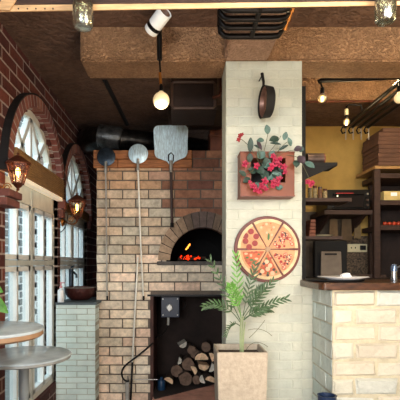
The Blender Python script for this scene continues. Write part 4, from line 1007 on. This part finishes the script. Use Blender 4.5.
# ================================================================== CEILING SPOTLIGHT
SP = root('spotlight', P(158, 21, 2.5), 'white cylindrical ceiling spotlight with a black band', 'spotlight')
axd = Vector((.55, -.6, .35)).normalized(); sc_ = P(158.5, 20.5, 2.5); r = .043
bm = nb(); lathe(bm, [(r*.8, .064), (r*.98, .067), (r, .062), (r, -.03)], sc_, 36, axis=axd); fin('shell', bm, M['white'], SP, smooth=True)
bm = nb(); lathe(bm, [(r*1.02, -.03), (r*1.02, -.053), (r*.9, -.053)], sc_, 36, axis=axd); fin('band', bm, M['black'], SP, smooth=True)
bm = nb(); lathe(bm, [(r, -.052), (r, -.075), (r*.92, -.082), (0, -.082)], sc_, 36, axis=axd); fin('rear_cap', bm, M['white'], SP, smooth=True)
bm = nb(); lathe(bm, [(r*.97, .06), (r*.7, .035), (0, .03)], sc_, 36, axis=axd); fin('reflector', bm, mat('brown lens', '6a4630', .5), SP, smooth=True)
bm = nb(); tube(bm, [sc_-axd*.05+Vector((.02, .03, 0)), sc_+Vector((.02, .06, .05)), Vector((sc_.x+.02, 2.56, HC-.001))], .008, 8); fin('arm', bm, M['black'], SP)

# ================================================================== HANGING RACK under beam
HR = root('hanging_rack', P(255, 25, 2.3), 'black metal rack of curved bars hanging under the stucco beam', 'rack')
for i, yy in enumerate((36.5, 27.5, 19, 10)):
    Yr = 2.46-.085*i; z = E+(263-yy)*Yr/F-.0
    z = E+1.283; Yr = 1.283*F/(263-yy)
    xl, xr = PX(222+.2*i, Yr), PX(281.5+3.4*i, Yr)
    pts = [Vector((xl-.012, Yr, z+.20))]+[Vector((xl-.012, Yr, z+.06)), Vector((xl-.008, Yr, z+.025)), Vector((xl+.012, Yr, z+.004)), Vector((xl+.04, Yr, z))]+[Vector((xr-.05, Yr, z)), Vector((xr-.02, Yr, z+.005)), Vector((xr-.003, Yr, z+.028)), Vector((xr, Yr, z+.06)), Vector((xr, Yr, z+.2))]
    bm = nb(); tube(bm, pts, .016, 10); fin('curved_bar', bm, M['black'], HR, smooth=True)
    bm = nb(); tube(bm, [Vector((xr+.014, Yr-.01, z+.03)), Vector((xr+.03, Yr-.04, z+.09))], .012, 8); fin('lit_bar_end', bm, M['gold'], HR, smooth=True)  # gold colour stands in for light caught on the bar ends
bm = nb(); xm = PX(253, 2.4); tube(bm, [(xm, 2.45, E+1.283), (xm, 1.9, E+1.283)], .014, 8); fin('spine', bm, M['blackm'], HR)

# ================================================================== LATH, JARS
LB = root('wooden_lath', (0, 1.6, E+.93), 'pale pine lath with drilled holes running across the top', 'lath')
bm = nb(); LX0, LX1 = WLX+.005, 1.3
def lz_(X, a): px = VX+X*F/1.6; return PZ((11.3-.0165*px) if a == 0 else (4.9-.0105*px), 1.6)
prism(bm, [(LX0, lz_(LX0, 0)), (LX1, lz_(LX1, 0)), (LX1, lz_(LX1, 1)), (LX0, lz_(LX0, 1))], 1.6, 1.607, lambda u, v, d: Vector((u, d, v))); fin('lath_board', bm, M['lath'], LB, bevel=.002)
for px in (9.5, 18.5, 27.5, 36, 45, 53):
    bm = nb(); lathe(bm, [(0, .0015), (.0028, .0015), (.0028, 0), (0, 0)], P(px, 8.8, 1.6), 10, axis=(0, -1, 0)); fin('hole', bm, M['blackm'], LB)
bm = nb(); prism(bm, [(LX0, lz_(LX0, 1)+.0005), (LX1, lz_(LX1, 1)+.0005), (LX1, 2.5), (LX0, 2.5)], 1.6, 1.64, lambda u, v, d: Vector((u, d, v))); tag(fin('dark_beam', bm, M['timberdark']), 'dark wooden beam directly above the pale lath', 'beam')
bm = nb(); prism(bm, [(PX(-3, 1.59), PZ(9, 1.59)), (PX(9, 1.59), PZ(10, 1.59)), (PX(17, 1.59), PZ(-3, 1.59)), (PX(3, 1.59), PZ(-6, 1.59))], 0, .006, front(1.598))
fin('brace', bm, M['lath'], LB)
def mason(px, bot, label, Y=1.55):
    c = P(px, bot, Y); r = 10.2*Y/F; J = root('fairy_light_jar', c, label, 'jar light', 'glass jars with fairy lights')
    hb = .105
    bm = nb(); lathe(bm, [(0, .004), (r*.8, .0), (r*.97, .008), (r, .02), (r, hb*.8), (r*.8, hb*.95), (r*.74, hb), (r*.74, hb+.01), (r*.70, hb+.01), (r*.76, hb*.92), (r*.94, hb*.78), (r*.94, .02), (r*.75, .008), (0, .009)], c, 32); fin('jar', bm, M['jarglass'], J, smooth=True)
    bm = nb(); lathe(bm, [(r*.76, hb-.002), (r*.8, hb-.002), (r*.8, hb+.018), (0, hb+.02)], c, 28); fin('lid', bm, M['gold'], J, smooth=True)
    bm = nb(); tube(bm, [c+Vector((0, 0, hb+.018)), c+Vector((0, .0, hb+.09)), c+Vector((0, .055, hb+.1))], .0015, 6); fin('hanging_wire', bm, M['black'], J)
    bm = nb(); p = []
    for i in range(60):
        a = i*.9; rr = r*.72*(.5+.5*math.sin(i*1.7)); p.append(c+Vector((rr*math.cos(a), rr*math.sin(a), .015+.082*i/60)))
    tube(bm, p, .0009, 5); fin('light_wire', bm, M['gold'], J)
    bm = nb()
    for q in p[::3]: bmesh.ops.create_icosphere(bm, subdivisions=1, radius=.0032, matrix=Matrix.Translation(q))
    fin('fairy_lights', bm, M['fairy'], J)
mason(83, 28, 'glass jar of fairy lights hanging from the lath, upper left')
mason(385.5, 22.5, 'glass jar of fairy lights hanging from the lath, upper right')

# ================================================================== LANTERNS
def lantern(c, s, label, wallz, side):
    Ln = root('wall_lantern', c, label, 'lantern', 'bronze wall lanterns')
    n = 6
    def hexr(r, z, ph=0): return [Vector(c)+Vector((r*math.cos(PI/6+k*PI/3), r*math.sin(PI/6+k*PI/3), z)) for k in range(6)]
    rt, rbm = s*1.14, s*.55; ht, hbm = s*.9, -s*1.15
    T_, B2 = hexr(rt, ht), hexr(rbm, hbm)
    bm = nb()
    for k in range(6):
        tube(bm, [T_[k], B2[k]], s*.07, 6); tube(bm, [T_[k], T_[(k+1) % 6]], s*.08, 6); tube(bm, [B2[k], B2[(k+1) % 6]], s*.08, 6)
        m1 = T_[k].lerp(B2[k], .42); m2 = T_[(k+1) % 6].lerp(B2[(k+1) % 6], .42); tube(bm, [m1, m2], s*.045, 5)
        tube(bm, [(T_[k]+T_[(k+1) % 6])/2, (B2[k]+B2[(k+1) % 6])/2], s*.04, 5)
    CG = fin('cage', bm, M['copper'], Ln)
    bm = nb()
    for k in range(6):
        ins = .94
        q = [Vector(c)+(v-Vector(c))*Vector((ins, ins, 1)) for v in (T_[k], T_[(k+1) % 6], B2[(k+1) % 6], B2[k])]
        bm.faces.new([bm.verts.new(v) for v in q])
    fin('glass', bm, M['lanternglass'], CG)
    bm = nb(); lathe(bm, [(rt*1.18, ht-.004), (rt*1.2, ht+.002), (rt*.75, ht+s*.38), (rt*.3, ht+s*.75), (rt*.12, ht+s*.85), (rt*.16, ht+s*1.0), (0, ht+s*1.15)], c, 6); fin('roof', bm, M['copper'], Ln)
    bm = nb(); lathe(bm, [(rbm, hbm), (rbm*.6, hbm-s*.3), (rbm*.25, hbm-s*.45), (rbm*.3, hbm-s*.6), (0, hbm-s*.75)], c, 12); fin('base_finial', bm, M['copper'], Ln, smooth=True)
    bm = nb(); sph(bm, Vector(c)+Vector((0, 0, .05*s)), s*.3, 0, 14, 10, (.8, .8, 1.5)); fin('bulb', bm, M['glowsoft'], Ln, smooth=True)
    bm = nb(); w = Vector((WLX, c[1]+side, wallz))
    q = Vector(c)+Vector((0, 0, hbm-s*.5))
    tube(bm, bez(q, q+Vector((-.02, 0, -.07)), w+Vector((.01, 0, .02)), 10), s*.09, 8)
    sp = [q+Vector((-.07, side*.4, .01))+Vector((math.cos(a)*.028*(1-a/14), 0, math.sin(a)*.028*(1-a/14))) for a in [i*.5 for i in range(20)]]
    tube(bm, sp, s*.055, 6)
    fin('scroll_arm', bm, M['gold'], Ln, smooth=True)
    bm = nb(); lathe(bm, [(0, .02), (.03, .018), (.04, 0), (0, 0)], w+Vector((.0, 0, 0)), 16, axis=(1, 0, 0)); fin('wall_plate', bm, M['gold'], Ln, smooth=True)
    plight('lantern_light', c, (1, .6, .28), 3.2, .02)
    return Ln
lantern(P(18, 172.5, 2.72), .062, 'bronze wall lantern glowing amber beside the nearer window', PZ(192, 2.72), .0)
lantern(P(77, 208, 4.0), .070, 'bronze wall lantern glowing amber between the two windows', PZ(222, 4.1), .15)
# white wires by the brackets
bm = nb(); tube(bm, bez(P(58, 232, 4.14)+Vector((-.03, 0, 0)), P(66, 236, 4.1), P(68, 214, 4.05), 10), .004, 6)
tag(fin('lantern_cable', bm, M['black']), 'thin black cable curving below the farther lantern', 'cable')

# ================================================================== LIGHTS
def area(name, loc, target, size, pw, col, sy=None):
    l = bpy.data.lights.new(name, 'AREA'); l.energy = pw; l.color = col; l.size = size
    if sy: l.shape = 'RECTANGLE'; l.size_y = sy
    o = bpy.data.objects.new(name, l); COL.objects.link(o); o.location = loc
    o.rotation_euler = (Vector(target)-Vector(loc)).to_track_quat('-Z', 'Y').to_euler(); return o
area('window_daylight', (-2.3, 2.2, 2.9), (0.2, 3.6, 1.0), 1.6, 70, (.8, .92, 1), 1.6)
area('front_daylight', (-1.3, -3.4, 2.0), (.2, 3.8, 1.1), 1.8, 300, (.93, .97, 1), 1.6)
area('room_fill', (1.2, .0, 2.5), (1.0, 3.4, 1.4), .9, 24, (1, .86, .68))  # unseen fill lamp added for general brightness
area('underside_fill', (.6, 1.2, .9), (.6, 3.0, 2.9), .9, 24, (1, .76, .55))  # added lamp, out of view, brightens the beam undersides
area('left_wall_fill', (.9, .6, 2.0), (-1.1, 3.4, 1.9), .8, 30, (1, .92, .82))  # unseen lamp added on the right to brighten the left wall
area('kitchen_fill', (1.9, 3.3, 2.9), (1.9, 4.4, 1.6), .5, 9, (1, .8, .5))  # area lamp added for more light in the kitchen, besides the bulbs
plight('bulb_light', P(161.2, 109, 2.6)+Vector((0, -.02, -.02)), (1, .82, .55), 5, .05)
plight('kitchen_bulb_light', P(322.3, 106, 3.3), (1, .74, .4), 3.5, .03)
plight('kitchen_bulb_light', P(399.5, 90, 3.3)+Vector((-.06, 0, .08)), (1, .74, .4), 7, .03)
plight('kitchen_bulb_light', P(346.5, 129, 3.85), (1, .72, .4), 3, .03)
area('pillar_warm', (1.9, 2.1, 2.3), (.75, 2.8, 2.0), .3, 9, (1, .78, .42))
s = bpy.data.lights.new('sun', 'SUN'); s.energy = 3.8; s.angle = .1; s.color = (1, .97, .92)
so = bpy.data.objects.new('sun', s); COL.objects.link(so); so.rotation_euler = Vector((-.62, .35, -.72)).to_track_quat('-Z', 'Y').to_euler()
w = bpy.data.worlds.new('World'); SC.world = w; w.use_nodes = True
bg = w.node_tree.nodes['Background']; bg.inputs[0].default_value = (.72, .86, 1, 1); bg.inputs[1].default_value = .9

# ================================================================== CAMERA
cam = bpy.data.cameras.new('camera'); co = bpy.data.objects.new('camera', cam); COL.objects.link(co)
co.location = (0, 0, E); co.rotation_euler = (PI/2, 0, 0)
cam.sensor_width = 36; cam.lens = F/400*36; cam.shift_x = .05; cam.shift_y = (VY-200)/400; cam.clip_start = .02
SC.camera = co
SC.view_settings.view_transform = 'Standard'; SC.view_settings.look = 'None'; SC.view_settings.exposure = 0
